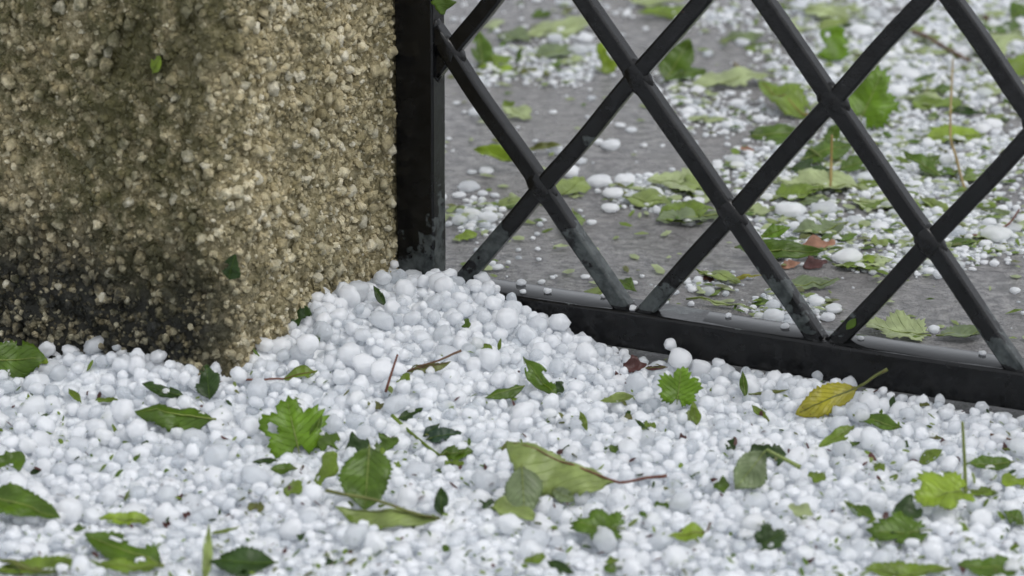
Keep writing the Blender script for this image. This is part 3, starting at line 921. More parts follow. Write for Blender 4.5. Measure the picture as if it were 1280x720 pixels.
    F_('leaf', 'lance', (940, 507), (962, 527), 0.34, 35, 'mid', 'short green blade below the thin olive blade')
    F_('leaf', 'lance', (1066, 518), (1127, 538), 0.34, 32, 'green', 'limp green leaf below the yellow speckled leaf', drop=3)
    F_('leaf', 'lance', (1068, 532), (1022, 562), 0.42, 32, 'mid', 'green leaf fading into the ice below the yellow speckled leaf', drop=6)
    F_('leaf', 'ovate', (1148, 579), (1177, 563), 0.5, 48, 'mid', 'small neat green leaf alone in the hail')
    F_('leaf', 'scrap', (1092, 585), (1106, 583), 0.8, 35, 'mid', 'pale green leaf crumb left of the small neat leaf', drop=3)
    F_('leaf', 'scrap', (1010, 593), (1032, 599), 0.7, 35, 'mid', 'yellowish green leaf crumb below the thick pale stalk', drop=4)
    F_('leaf', 'lance', (1118, 494), (1112, 510), 0.45, 60, 'dark', 'dark little leaf hanging below the rail edge')
    F_('leaf', 'lobed', (947, 684), (982, 664), 0.9, 50, 'dark', 'small dark toothed leaf on wet hail', drop=6)
    F_('leaf', 'scrap', (986, 632), (1016, 646), 0.5, 25, 'wetpale', 'pale wet leaf film frozen among hailstones', drop=4)
    F_('leaf', 'lance', (1055, 626), (1095, 652), 0.4, 34, 'green', 'dark green leaf end above a broad wet leaf', drop=2)
    F_('leaf', 'lobed', (1165, 664), (1086, 668), 0.7, 24, 'green', 'broad wet green leaf sunk in the ice below the vine leaf', drop=16, crumple=1.6)
    make_stem('stem', [(1207, 616, 0), (1206, 580, 1), (1203, 527, 1)], 0.0016, 'stalkgreen', 'upright stalk of the pale vine leaf standing in the hail')
    F_('leaf', 'lobed', (1212, 612), (1140, 628), 0.95, 22, 'lime', 'pale yellow-green vine leaf spread on the hail at an upright stalk', drop=18, crumple=1.5)
    F_('leaf', 'lance', (1212, 614), (1248, 618), 0.6, 20, 'mid', 'light green lobe at the far side of the upright stalk', drop=6)
    F_('leaf', 'scrap', (1118, 634), (1152, 645), 0.8, 38, 'dark', 'dark leaf under the edge of the pale vine leaf', drop=9)
    F_('leaf', 'ovate', (1268, 578), (1210, 583), 0.45, 26, 'green', 'dull green leaf behind the upright stalk', drop=6)
    F_('leaf', 'lance', (1290, 562), (1252, 562), 0.2, 30, 'mid', 'narrow green blade above the dull green leaf', drop=2)
    F_('leaf', 'scrap', (1252, 600), (1290, 604), 0.6, 30, 'lime', 'lime green leaf piece beside the dull green leaf', drop=5)
    F_('leaf', 'ovate', (1282, 655), (1254, 640), 0.6, 30, 'green', 'green leaf piece low beside the pale vine leaf', drop=4)
    make_stem('twig', [(1238, 543, 0), (1258, 548, 0), (1272, 552, 0)], 0.0011, 'twig', 'short dark twig in the hail under the rail')
    # ---- lower edge
    F_('leaf', 'ovate', (-20, 614), (76, 652), 0.42, 30, 'green', 'long dark green leaf with hailstones on it in front of the pillar', drop=6)
    F_('leaf', 'scrap', (-8, 580), (32, 574), 0.7, 38, 'green', 'ragged green sprig end above the long dark green leaf', drop=9)
    F_('leaf', 'lance', (36, 592), (52, 588), 0.5, 38, 'dark', 'tiny dark leaf by the ragged sprig end', drop=3)
    F_('leaf', 'ovate', (192, 650), (124, 650), 0.34, 30, 'lime', 'bright yellow-green leaf flat on the hail', drop=6)
    F_('leaf', 'ovate', (205, 706), (106, 672), 0.52, 26, 'green', 'dark wet leaf below the bright yellow-green leaf', drop=4)
    F_('leaf', 'ovate', (205, 712), (112, 704), 0.3, 18, 'mid', 'pale leaf edge under the dark wet leaf', drop=5)
    F_('leaf', 'ovate', (348, 704), (262, 706), 0.55, 26, 'dark', 'broad dark leaf beside the curled grass blade', drop=14)
    F_('leaf', 'lance', (256, 732), (262, 664), 0.18, 30, 'pale', 'pale curled grass blade by the broad dark leaf', curl=0.25)
    F_('leaf', 'lance', (262, 668), (300, 660), 0.2, 30, 'pale', 'pale grass end bent over beside the curled blade', drop=2)
    F_('leaf', 'ovate', (-10, 712), (100, 712), 0.34, 16, 'mid', 'washed-out green leaf in the meltwater in front of the pillar', drop=6)
    F_('leaf', 'lance', (-6, 696), (70, 722), 0.12, 16, 'olive', 'yellowish stem-like blade in the meltwater')
    F_('leaf', 'ovate', (1190, 712), (1080, 716), 0.32, 16, 'mid', 'faded green leaf in the wet hail under the broad wet leaf', drop=6)
    F_('leaf', 'ovate', (1280, 712), (1196, 710), 0.5, 18, 'green', 'green leaf in a wet bare spot beside the faded leaf', drop=8)
    make_stem('twig', [(1242, 690, 0), (1250, 696, 0), (1256, 702, 0)], 0.001, 'twig', 'tiny dark twig beside the wet green leaf')
    for (x, y) in ((225, 621), (286, 645), (233, 643), (208, 655), (772, 470), (608, 586), (700, 565), (1183, 612), (1178, 553), (1013, 699), (1257, 559), (1195, 575), (853, 547)):
        F_('leaf', 'scrap', (x - 4, y + 2), (x + 5, y - 1), 0.9, 45, 'brown', 'tiny brown bud scale or seed on the hail', group='brown specks on the hail', sink=False)
    # random shreds worked into the hail
    rs = random.Random(3)
    for k in range(30):
        x, y = rs.uniform(20, 1260), rs.uniform(500, 712)
        if y < 540 and x < 300: y += 60
        L = rs.uniform(9, 22); a = rs.uniform(-0.6, 0.6)
        cc, kk = rs.choice(['green', 'mid', 'pale', 'dark', 'mid', 'olive']), rs.choice(['scrap', 'scrap', 'lance'])
        F_('leaf', kk, (x - L / 2 * math.cos(a), y - L / 4 * math.sin(a)), (x + L / 2 * math.cos(a), y + L / 4 * math.sin(a)), rs.uniform(0.35, 0.7), rs.uniform(15, 45),
           cc, '%s %s half sunk among hailstones in front of the %s' % ('tiny' if L < 13 else 'small', CW[cc] + (' leaf sliver' if kk == 'lance' else ' torn leaf shred'), 'pillar' if x < 330 else 'gate'), group='leaf shreds among the hailstones', lift=-0.003)

    # ================= behind the gate, on the asphalt
    def B_(*a, **k): return make_leaf('leaf', *a, ground=True, **k)
    B_('lobed', (1074, 158), (1104, 92), 0.98, 58, 'bright', 'vivid green toothed vine leaf propped up behind the gate', fold=0.08, lift=0.004)
    B_('scrap', (1046, 76), (1042, 34), 0.85, 50, 'bright', 'vivid green leaf piece beside a white hail lump behind the gate', lift=0.003)
    B_('ovate', (830, 104), (862, 52), 0.62, 48, 'green', 'green leaf tilted up beside a lattice joint', fold=0.1, lift=0.003)
    B_('scrap', (764, 92), (748, 56), 0.5, 60, 'lime', 'yellow-green leaf scrap half hidden by a lattice bar')
    B_('lance', (604, 84), (598, 36), 0.55, 50, 'green', 'dark blurred leaf beyond the bar joint at the post')
    B_('lance', (652, 206), (592, 190), 0.42, 30, 'lime', 'rolled yellow-green leaf on bare asphalt', fold=1.0, drop=8, lift=0.003)
    B_('lance', (660, 186), (702, 184), 0.4, 32, 'olive', 'olive curled leaf on asphalt right of the rolled leaf', fold=0.8, drop=6, lift=0.002)
    B_('ovate', (670, 206), (640, 200), 0.7, 20, 'green', 'dark leaf lying under the rolled yellow-green leaf', drop=4)
    B_('ovate', (628, 132), (664, 152), 0.5, 10, 'wetpale', 'pale leaf plastered on asphalt above the rolled leaf')
    B_('scrap', (630, 126), (642, 140), 0.5, 40, 'mid', 'raised tip above the pale plastered leaf')
    B_('ovate', (640, 46), (760, 30), 0.30, 8, 'wetpale', 'long faded leaf flat on the asphalt far behind the gate')
    B_('ovate', (690, 17), (664, 21), 0.6, 26, 'green', 'blurred green leaf lying far behind the gate')
    B_('ovate', (620, 44), (664, 54), 0.7, 6, 'grey', 'grey-green leaf film on asphalt near a lone hailstone')
    B_('ovate', (596, 84), (640, 74), 0.8, 14, 'mid', 'light green leaf beneath the far lattice corner')
    B_('lance', (646, 76), (652, 60), 0.5, 60, 'green', 'upright dark green tip among far hailstones')
    B_('ovate', (668, 72), (722, 62), 0.8, 8, 'grey', 'mushy green leaf among the far hailstones')
    B_('scrap', (690, 80), (730, 76), 0.4, 12, 'wetpale', 'faded leaf shred at a pair of far hailstones')
    B_('scrap', (650, 92), (672, 88), 0.7, 20, 'olive', 'yellowish leaf crumb among far hailstones')
    B_('scrap', (600, 84), (640, 90), 0.5, 10, 'lime', 'yellow-green shred at the foot of the dark blurred leaf')
    B_('ovate', (880, 12), (796, 24), 0.35, 10, 'mid', 'green leaf strip lying far back between two bars')
    B_('ovate', (780, 4), (860, 6), 0.4, 6, 'wetpale', 'pale leaf strip at the far back of the asphalt')
    B_('ovate', (700, 246), (730, 226), 0.75, 8, 'pale', 'pale leaf beneath the hail cluster on asphalt')
    B_('ovate', (905, 236), (808, 232), 0.62, 8, 'wetpale', 'pale broad leaf flat beside the hail cluster')
    B_('ovate', (820, 276), (892, 264), 0.7, 10, 'mid', 'thin green leaf with a dark raised edge by the hail cluster', fold=0.3)
    B_('ovate', (905, 268), (820, 280), 0.6, 5, 'grey', 'faint leaf film in front of the hail cluster')
    B_('ovate', (716, 262), (712, 300), 0.35, 6, 'mid', 'green leaf strip close behind a lattice bar')
    B_('scrap', (570, 300), (596, 294), 0.8, 8, 'lime', 'yellowish leaf on asphalt beside the post')
    B_('scrap', (562, 258), (580, 262), 0.6, 8, 'pale', 'pale leaf end behind the post')
    B_('ovate', (620, 258), (660, 252), 0.6, 8, 'pale', 'pale leaf behind the lowest left lattice joint')
    B_('ovate', (860, 112), (962, 96), 0.5, 10, 'wetpale', 'long pale leaf with a raised rib behind the gate middle', stalk=(838, 118))
    B_('ovate', (1016, 148), (948, 108), 0.55, 14, 'mid', 'broad green leaf with a long arched yellow stalk behind the gate', stalk=(920, 78), stalkcol='stalktan', stalkr=0.0013, lift=0.001)
    B_('ovate', (868, 150), (905, 152), 0.7, 8, 'wetpale', 'pale green film between small hailstones')
    B_('ovate', (935, 172), (1000, 168), 0.5, 24, 'green', 'dark green leaf heap piece behind a bar', lift=0.002)
    B_('lance', (936, 164), (958, 172), 0.6, 35, 'dark', 'dark leaf curl with a reddish bud behind the gate', lift=0.002)
    B_('scrap', (926, 184), (942, 190), 0.6, 40, 'pink', 'reddish brown bud cluster on the asphalt', lift=0.001)
    B_('ovate', (1000, 200), (1066, 182), 0.6, 26, 'green', 'large green leaf in the leaf heap below the middle joint', lift=0.004)
    B_('ovate', (985, 212), (1040, 214), 0.5, 22, 'dark', 'dark leaf underside in the leaf heap below the middle joint', lift=0.002)
    B_('lance', (1030, 186), (1050, 152), 0.5, 55, 'green', 'upright leaf in the leaf heap below the middle joint', lift=0.004)
    B_('ovate', (1048, 214), (1086, 198), 0.6, 26, 'green', 'green leaf at the right end of the leaf heap', lift=0.003)
    make_stem('stem', [(1038, 236, 0.001), (1039, 205, 0.02), (1040, 168, 0.05)], 0.0016, 'stalktan', 'tan stem standing in the leaf heap behind the gate', ground=True)
    make_stem('stem', [(1028, 198, 0.006), (1014, 186, 0.016), (1003, 184, 0.012)], 0.0012, 'stalkgreen', 'pale green bent stalk on the leaf heap', ground=True)
    B_('ovate', (1078, 238), (968, 232), 0.62, 6, 'wetpale', 'large pale flattened leaf in front of the leaf heap')
    B_('ovate', (962, 252), (1030, 240), 0.5, 5, 'mid', 'green leaf film below the flattened pale leaf')
    B_('lance', (918, 312), (1030, 318), 0.34, 34, 'green', 'dark green pointed leaf lying behind a lattice bar', drop=4, fold=0.25, lift=0.002)
    B_('lance', (950, 296), (988, 284), 0.5, 42, 'bright', 'bright upper half of a folded pointed leaf behind a bar', lift=0.006, drop=6)
    B_('ovate', (1060, 282), (990, 296), 0.5, 8, 'grey', 'mushy grey-green leaf behind the pointed leaf')
    B_('scrap', (1000, 308), (1044, 306), 0.45, 20, 'pink', 'pale orange withered leaf behind the gate', lift=0.001)
    B_('scrap', (975, 334), (1000, 330), 0.5, 24, 'pink', 'salmon coloured withered leaf beside a bar')
    B_('scrap', (1004, 334), (1034, 328), 0.6, 20, 'brown', 'purplish brown dead leaf beside the salmon leaf')
    B_('scrap', (878, 346), (892, 352), 0.6, 20, 'brown', 'dull red leaf scrap close behind the bottom rail')
    B_('ovate', (870, 336), (926, 356), 0.34, 12, 'pale', 'pale green leaf strip close behind the bottom rail')
    B_('lance', (912, 350), (952, 346), 0.2, 14, 'yellow', 'ochre leaf strip close behind the bottom rail')
    B_('ovate', (960, 362), (1050, 356), 0.4, 6, 'grey', 'grey-green wet leaf behind the bottom rail')
    B_('lance', (768, 346), (796, 366), 0.5, 28, 'green', 'small dark green leaf between two bars at the rail')
    B_('ovate', (722, 372), (760, 366), 0.6, 10, 'pale', 'pale leaf touching the back of the rail')
    B_('lance', (858, 372), (946, 388), 0.12, 10, 'wetpale', 'long pale blade lying along the back of the rail')
    B_('scrap', (940, 380), (966, 378), 0.4, 20, 'green', 'green shred behind the rail near a bar foot')
    B_('lobed', (1164, 420), (1076, 412), 0.75, 6, 'wetpale', 'pale lobed leaf flat on asphalt right behind the rail')
    B_('ovate', (1170, 424), (1240, 416), 0.5, 4, 'grey', 'faint green leaf film behind the rail')
    B_('scrap', (1110, 306), (1088, 304), 0.9, 20, 'pale', 'small round pale green leaf among hailstones')
    B_('ovate', (1150, 210), (1176, 196), 0.42, 30, 'green', 'dark green leaf fold among hailstones right of a bar', lift=0.002)
    B_('lance', (1176, 220), (1128, 192), 0.42, 26, 'green', 'dark pointed leaf lying among hailstones', lift=0.003)
    B_('ovate', (1232, 168), (1158, 176), 0.6, 12, 'lime', 'pale vine leaf at the tan twig behind the gate')
    B_('ovate', (1190, 138), (1224, 142), 0.5, 30, 'dark', 'dark leaf roll beside the tan twig', lift=0.002)
    B_('ovate', (1230, 152), (1256, 146), 0.6, 16, 'pale', 'pale leaf right of the dark leaf roll')
    make_stem('twig', [(1206, 238, 0.002), (1194, 192, 0.012), (1188, 176, 0.02), (1188, 140, 0.035), (1191, 74, 0.055)], 0.0015, 'stalktan', 'long tan twig standing among leaves behind the gate', ground=True, knots=1)
    make_stem('twig', [(1142, 40, 0.006), (1158, 45, 0.01), (1185, 62, 0.008), (1212, 76, 0.004)], 0.0024, 'twig', 'brown knotty twig lying on hail behind the gate', ground=True, knots=1)
    make_stem('stem', [(1200, 296, 0.001), (1240, 292, 0.004), (1262, 280, 0.006), (1274, 262, 0.012)], 0.0012, 'stalkred', 'thin reddish stem curving over pale hail behind the gate', ground=True)
    B_('ovate', (1200, 296), (1262, 300), 0.4, 6, 'wetpale', 'pale leaf under the thin reddish stem')
    B_('ovate', (1250, 262), (1218, 256), 0.5, 16, 'mid', 'green leaf blotch right of a bar among hailstones')
    B_('ovate', (1060, 250), (1150, 262), 0.5, 6, 'wetpale', 'broad pale leaf film between two bars')
    B_('lance', (1150, 246), (1190, 268), 0.3, 10, 'pale', 'pale leaf with a light rib running to a bar')
    B_('ovate', (1040, 330), (1100, 340), 0.4, 6, 'mid', 'thin mushy leaf in front of the pale orange leaf')
    B_('scrap', (1066, 322), (1108, 330), 0.5, 12, 'lime', 'yellowish mushy shred below the small round leaf')
    B_('ovate', (1000, 12), (1080, 26), 0.45, 10, 'wetpale', 'long pale leaf far back behind the upper bars', stalk=(970, 4))
    B_('ovate', (1012, 36), (1062, 30), 0.4, 12, 'pale', 'pale leaf above the vivid green leaf piece')
    B_('lance', (1050, 30), (1100, 34), 0.3, 22, 'dark', 'dark leaf edge above the white hail lump', lift=0.002)
    B_('ovate', (1262, 22), (1290, 10), 0.8, 22, 'green', 'dark green leaf at the far back right of the twig', lift=0.002)
    B_('ovate', (1252, 76), (1224, 44), 0.6, 16, 'wetpale', 'pale grey-green leaf behind the upper bar')
    B_('ovate', (1262, 96), (1290, 70), 0.7, 22, 'mid', 'green leaf beside the pale grey-green leaf', lift=0.001)
    B_('scrap', (1228, 20), (1240, 26), 0.7, 30, 'brown', 'small brown bud far back behind the gate')
    B_('ovate', (1130, 120), (1180, 130), 0.5, 6, 'wetpale', 'pale leaf beside the vivid toothed vine leaf')
    B_('lance', (1150, 100), (1172, 92), 0.5, 20, 'green', 'little green leaf beside the white hail lump')
    make_leaf('leaf', 'scrap', (552, -6), (554, 18), 0.9, 80, 'green', 'dark green leaf caught on the upper bar at the post', on=(G(0.05, 0.3, -0.004), GN), sink=False)
    make_leaf('leaf', 'lance', (1058, 412), (1070, 398), 0.7, 80, 'green', 'green leaf smear stuck to the foot of a bar', on=(G(0.5, 0.08, 0.0008), GN), sink=False, fold=0, curl=0, crumple=0.2)
    make_leaf('leaf', 'ovate', (190, 92), (200, 70), 0.6, 88, 'lime', 'single small yellow-green leaf stuck to the pillar front', on=(PC - PY * 0.006, -PY), yaw=-27, sink=False, fold=0.1, curl=0)
    make_leaf('leaf', 'ovate', (286, 350), (294, 318), 0.7, 88, 'dark', 'dark moss-green leaf stuck near the pillar corner', on=(PC - PY * 0.006, -PY), yaw=-27, sink=False, fold=0.1, curl=0)
    for k in range(84):
        x, y = rs.uniform(960, 1275), rs.uniform(4, 330)
        if k % 4 == 0: x, y = rs.uniform(570, 960), rs.choice([rs.uniform(6, 100), rs.uniform(232, 276)])
        L = 16 + 46 * rs.random() ** 1.8; a = rs.uniform(-0.3, 0.3)
        cc = rs.choice(['wetpale', 'pale', 'wetpale', 'wetpale', 'mid', 'grey', 'green'])
        B_(rs.choice(['ovate', 'scrap', 'scrap', 'lance']), (x - L / 2, y + L * 0.3 * a), (x + L / 2, y - L * 0.3 * a), rs.uniform(0.35, 0.8), rs.uniform(2, 14),
           cc, '%s %s flattened on wet asphalt %s behind the gate' % (CW[cc], 'broad leaf' if L > 38 else ('leaf' if L > 22 else 'leaf piece'), 'among dense hail' if x > 960 else 'among scattered hail'), group='%s leaves flattened behind the gate' % CW[cc], fold=0.1)
exec_leaves()

# ------------------------------------------------------------------ settle the stones under the leaves, let a few lie on top
SA = np.array(stones)
lower = {}
keep_top = set()
for pts, cover in LEAVES:
    P = np.array(pts)
    lo, hi = P.min(0) - 0.006, P.max(0) + 0.006
    cand = np.where((SA[:, 0] > lo[0]) & (SA[:, 0] < hi[0]) & (SA[:, 1] > lo[1]) & (SA[:, 1] < hi[1]))[0]
    for k in cand:
        d2 = (P[:, 0] - SA[k, 0]) ** 2 + (P[:, 1] - SA[k, 1]) ** 2
        near = d2 < (SA[k, 3] * 0.95) ** 2
        if not near.any(): continue
        zl = P[near, 2].min()
        if SA[k, 2] + SA[k, 3] * 0.6 > zl:
            edge = near.sum() < 0.10 * len(P)
            if rng.random() < cover: continue
            SA[k, 2] = min(SA[k, 2], zl - SA[k, 3] * 0.85)
stones = SA.tolist()

# ------------------------------------------------------------------ hail behind the gate, on the asphalt
def bg_density(px, py):
    d = 0.016
    for (cx, cy, rx, ry, a) in ((815, 243, 62, 26, 1.0), (598, 272, 42, 26, 0.8), (690, 78, 95, 34, 0.6), (600, 95, 40, 24, 0.45), (905, 145, 75, 30, 0.6),
                                (1120, 90, 190, 80, 0.85), (1130, 200, 190, 75, 0.85), (1180, 290, 150, 50, 0.95), (1010, 290, 95, 40, 0.95), (985, 385, 65, 24, 0.9),
                                (890, 357, 46, 14, 0.7), (900, 22, 70, 24, 0.5), (1000, 215, 110, 55, 0.75), (850, 112, 60, 26, 0.4), (1240, 30, 140, 60, 0.8), (1040, 20, 110, 40, 0.65), (740, 15, 60, 20, 0.2), (1130, 330, 80, 26, 0.7),
                                (1400, 180, 150, 160, 0.8), (1200, -80, 260, 60, 0.7), (700, -60, 200, 40, 0.4)):
        q = ((px - cx) / rx) ** 2 + ((py - cy) / ry) ** 2
        d = max(d, a * max(0, 1 - q ** 1.4))
    if 1060 < px < 1300 and 345 < py < 450: d *= 0.15
    if 690 < px < 930 and 282 < py < 340: d = 0.0
    return d
back = []                                       # x, y, z, r, flat
bgrid = {}
def try_back(x, y, r, flat, force=False):
    c = (int(x // 0.03), int(y // 0.03))
    if not force:
        for i in (-1, 0, 1):
            for j in (-1, 0, 1):
                for q in bgrid.get((c[0]+i, c[1]+j), ()):
                    if (q[0]-x)**2 + (q[1]-y)**2 < ((q[3]+r) * 0.86) ** 2: return False
    bgrid.setdefault(c, []).append((x, y, 0, r)); back.append((x, y, r * flat * 0.80, r, flat)); return True
for (px, py, dpx) in ((700, 41, 17), (698, 41, 14), (712, 219, 27), (725, 204, 16), (763, 186, 22), (586, 237, 26), (608, 217, 18), (590, 217, 14), (595, 143, 20), (635, 97, 17), (738, 64, 20),
                      (722, 68, 24), (707, 8, 16), (1077, 43, 30), (1128, 95, 30), (1140, 100, 22), (946, 45, 20), (928, 56, 18), (885, 70, 14), (750, 231, 30), (781, 231, 25), (766, 246, 26), (763, 264, 22),
                      (818, 247, 24), (1081, 226, 26), (1056, 233, 22), (1102, 253, 22), (1143, 233, 18), (1100, 286, 22), (860, 281, 18), (1020, 380, 22), (1042, 390, 22), (1035, 400, 18), (1068, 280, 20), (1058, 328, 34),
                      (988, 270, 34), (1030, 266, 30), (897, 206, 14), (918, 204, 22), (872, 116, 20), (841, 54, 17), (1230, 120, 22), (1245, 300, 36), (1240, 160, 24), (790, 165, 14), (748, 180, 12), (1205, 70, 22), (1092, 22, 20), (1000, 15, 22)):
    g = on_ground(px, py); try_back(g[0], g[1], dpx / 2 / 640 * T * np.linalg.norm(g - CAM), rng.uniform(0.42, 0.62), True)
for _ in range(60000):
    px, py = rng.uniform(420, 1500), rng.uniform(-90, 440)
    dn = bg_density(px, py)
    if rng.random() > dn: continue
    g = on_ground(px, py); u, wv = gate_uw(g[0], g[1]); a, b = pillar_ab(g[0], g[1])
    if wv > -RD - 0.008 or (a < 0.01 and 0 < b < PDEP + 0.02): continue
    r = float(np.clip(rng.lognormal(math.log(0.0038), 0.42), 0.0015, 0.0125)) * (0.8 + 0.2 * dn)
    try_back(g[0], g[1], r, rng.uniform(0.4, 0.75))

# ------------------------------------------------------------------ hail meshes
I3, F3 = ico(3); I2, F2_ = ico(2)
HV3 = np.stack([lumpy(lumpy(I3, 0.36, 0.95, k + 3, f), 0.16, 2.8, k + 40) for k, f in enumerate([(1, 1, 1), (1.07, .97, .9), (.95, 1.06, .98), (1, 1, .86), (1.1, .93, .95), (.97, .97, 1.04), (1.03, 1.03, .8), (1, .9, 1.06), (1.15, .92, .9), (1, 1, .95)])])
HV2 = np.stack([lumpy(lumpy(I2, 0.36, 0.95, k + 3, f), 0.16, 2.8, k + 40) for k, f in enumerate([(1, 1, 1), (1.07, .97, .9), (.95, 1.06, .98), (1, 1, .86), (1.1, .93, .95), (.97, .97, 1.04), (1.03, 1.03, .8), (1, .9, 1.06), (1.15, .92, .9), (1, 1, .95)])])
SA = np.array(stones)
BA = np.array(back)
hmap2, owner2 = stamp()
vis_area = np.bincount(owner2[owner2 >= 0].ravel(), minlength=len(SA)) * HM * HM
NF, NB = len(SA), len(BA)
qx, qy = to_px(SA[:, :3])
depth = np.linalg.norm(SA[:, :3] - CAM, axis=1)
score_f = SA[:, 3] / depth * np.clip(vis_area / (math.pi * SA[:, 3] ** 2), 0, 1) ** 0.5 * ((qx > 5) & (qx < 1275) & (qy < 712))
bx, by = to_px(BA[:, :3])
score_b = BA[:, 3] / np.linalg.norm(BA[:, :3] - CAM, axis=1) * BA[:, 4] ** 0.5 * ((bx > 560) & (bx < 1275) & (by > 5))
# keep the ones behind bars out of the singled-out set as far as possible
def behind_bar(x, y, z):
    P = np.array([x, y, z]); d = P - CAM; nrm = GN
    t = np.dot(GO - CAM, nrm) / np.dot(d, nrm); Q = CAM + d * t - GO
    u, v = Q @ GD, Q[2]
    if v < ZR + RS or u < PW: return True
    for sgn in (1, -1):
        k = ((v - V0) * sgn * HU / HV - (u - U0)) / (2 * HU)
        if abs(k - round(k)) * 2 * HU < BW * 1.9: return True
    return False
for k in np.argsort(-score_b)[:400]:
    if behind_bar(*BA[k, :3]): score_b[k] = 0
pf, pb_ = np.argsort(-score_f)[:182], np.argsort(-score_b)[:110]
pal = [mesh_np('hailstone', HV3[k], F3, {'clear': np.full(len(I3), c)}, mat=M_HAIL) for c in (0.0, 0.18, 0.55) for k in range(10)]
pal_round = [mesh_np('hailstone', lumpy(lumpy(I3, 0.24, 1.2, k + 70), 0.10, 2.8, k + 90), F3, {'clear': np.full(len(I3), c)}, mat=M_HAIL) for c in (0.0, 0.18, 0.55) for k in range(10)]
clear_f = np.clip(rng.beta(0.75, 1.9, NF), 0, 1); clear_b = np.clip(rng.beta(0.75, 1.9, NB), 0, 1)
def single(P, sc, rz, tilt, clr, label, group, pal=pal):
    ci = 0 if clr < 0.1 else (1 if clr < 0.35 else 2)
    look = ('opaque white', 'cloudy white', 'glassy grey')[ci]
    dm = sc[0] * 2000
    look = ('very large ' if dm > 22 else 'large ' if dm > 17 else 'medium ' if dm > 13 else 'small ') + look
    label = look + ' ' + label
    o = obj('hailstone', pal[ci * 10 + int(rng.integers(0, 10))], None, P)
    o.scale = sc; o.rotation_euler = (tilt[0], tilt[1], rz)
    tag(o, label, 'hailstone', group)
for k in pf:
    x, y, z, r = SA[k]; a, b = pillar_ab(x, y); u, wv = gate_uw(x, y)
    if math.hypot(x - PK[0], y - PK[1]) < 0.27: lb, gp = 'hailstone in the heap between the pillar and the gate post', 'hailstones of the heap by the gate post'
    elif a < 0.03 and b < 0: lb, gp = 'hailstone among leaves in front of the mossy pillar', 'hailstones in front of the pillar'
    else: lb, gp = ('hailstone beside the bottom rail, in front of the lattice' if wv < 0.12 else 'hailstone in the layer well in front of the bottom rail'), 'hailstones in front of the bottom rail'
    single((x, y, z), (r, r, r * rng.uniform(0.82, 1.0)), rng.uniform(0, 6.28), rng.uniform(-0.5, 0.5, 2), clear_f[k], lb, gp)
for k in pb_:
    x, y, z, r, fl = BA[k]
    single((x, y, z), (r * 1.08, r, r * fl), rng.uniform(0, 6.28), (0, 0), clear_b[k], 'melting hailstone on wet asphalt behind the lattice gate', 'hailstones on the asphalt behind the gate', pal_round)
for (px, py, dpx, lb, _) in SPECIAL:
    p = on_hail(px, py + dpx * 0.28); r = dpx / 2 / 640 * T * np.linalg.norm(p - CAM)
    c = on_plane(px, py, p, np.array([0, -1.0, 0])); u, wv = gate_uw(c[0], c[1])
    if u > PW and wv < r * 0.9: c = on_plane(px, py, GO + GN * r * 0.92, GN)
    o = obj('hailstone', pal_round[SPECIAL.index((px, py, dpx, lb, _)) % 10], None, c); o.scale = (r * 1.03, r, r * 0.95); o.rotation_euler = (0.2, 0.1, px * 0.01)
    tag(o, lb, 'hailstone')
rest_f = np.setdiff1d(np.arange(NF), pf); rest_b = np.setdiff1d(np.arange(NB), pb_)
def ell(n, r, zs):
    M = rot_mats(n) * r[:, None, None]
    M[:, 2, :] *= zs[:, None]
    return M
seen = (vis_area[rest_f] > 6e-5) & (qx[rest_f] > -20) & (qx[rest_f] < 1300) & (qy[rest_f] < 735)
buried = vis_area[rest_f] < 1.7e-5
tiny_b = rest_b[BA[rest_b, 3] < 0.0029]; rest_b = np.setdiff1d(rest_b, tiny_b)
hi, lo_, deep = rest_f[seen], rest_f[~seen & ~buried], rest_f[buried & ~seen]
V1, Fa = join_instances(HV3, F3, rng.integers(0, 10, len(hi)), ell(len(hi), SA[hi, 3], rng.uniform(0.8, 1, len(hi)) * (1 - 0.35 * smooth(-0.52, -0.8, SA[hi, 1]))), SA[hi, :3])
V2, Fb = join_instances(HV2, F2_, rng.integers(0, 10, len(lo_)), ell(len(lo_), SA[lo_, 3], rng.uniform(0.8, 1, len(lo_))), SA[lo_, :3])
I1, F1_ = ico(1)
HV1 = np.stack([lumpy(I1, 0.2, 1.0, k + 3) * 1.08 for k in range(10)])
nd = len(deep) + len(tiny_b)
V4, Fd = join_instances(HV1, F1_, rng.integers(0, 10, nd), ell(nd, np.concatenate([SA[deep, 3], BA[tiny_b, 3]]), np.concatenate([np.ones(len(deep)), BA[tiny_b, 4]])), np.concatenate([SA[deep, :3], BA[tiny_b, :3]]))
V3, Fc = join_instances(HV2, F2_, rng.integers(0, 10, len(rest_b)), ell(len(rest_b), BA[rest_b, 3], BA[rest_b, 4]), BA[rest_b, :3])
cl = np.concatenate([np.repeat(clear_f[hi], len(I3)), np.repeat(clear_f[lo_], len(I2)), np.repeat(clear_b[rest_b], len(I2)), np.repeat(clear_f[deep], len(I1)), np.repeat(clear_b[tiny_b], len(I1))])
me = mesh_np('hail', np.concatenate([V1, V2, V3, V4]), np.concatenate([Fa, Fb + len(V1), Fc + len(V1) + len(V2), Fd + len(V1) + len(V2) + len(V3)]), {'clear': cl}, mat=M_HAIL)
tag(obj('hail', me), 'white hail heaped before the pillar and gate and strewn over the asphalt', 'hail', kind='stuff')

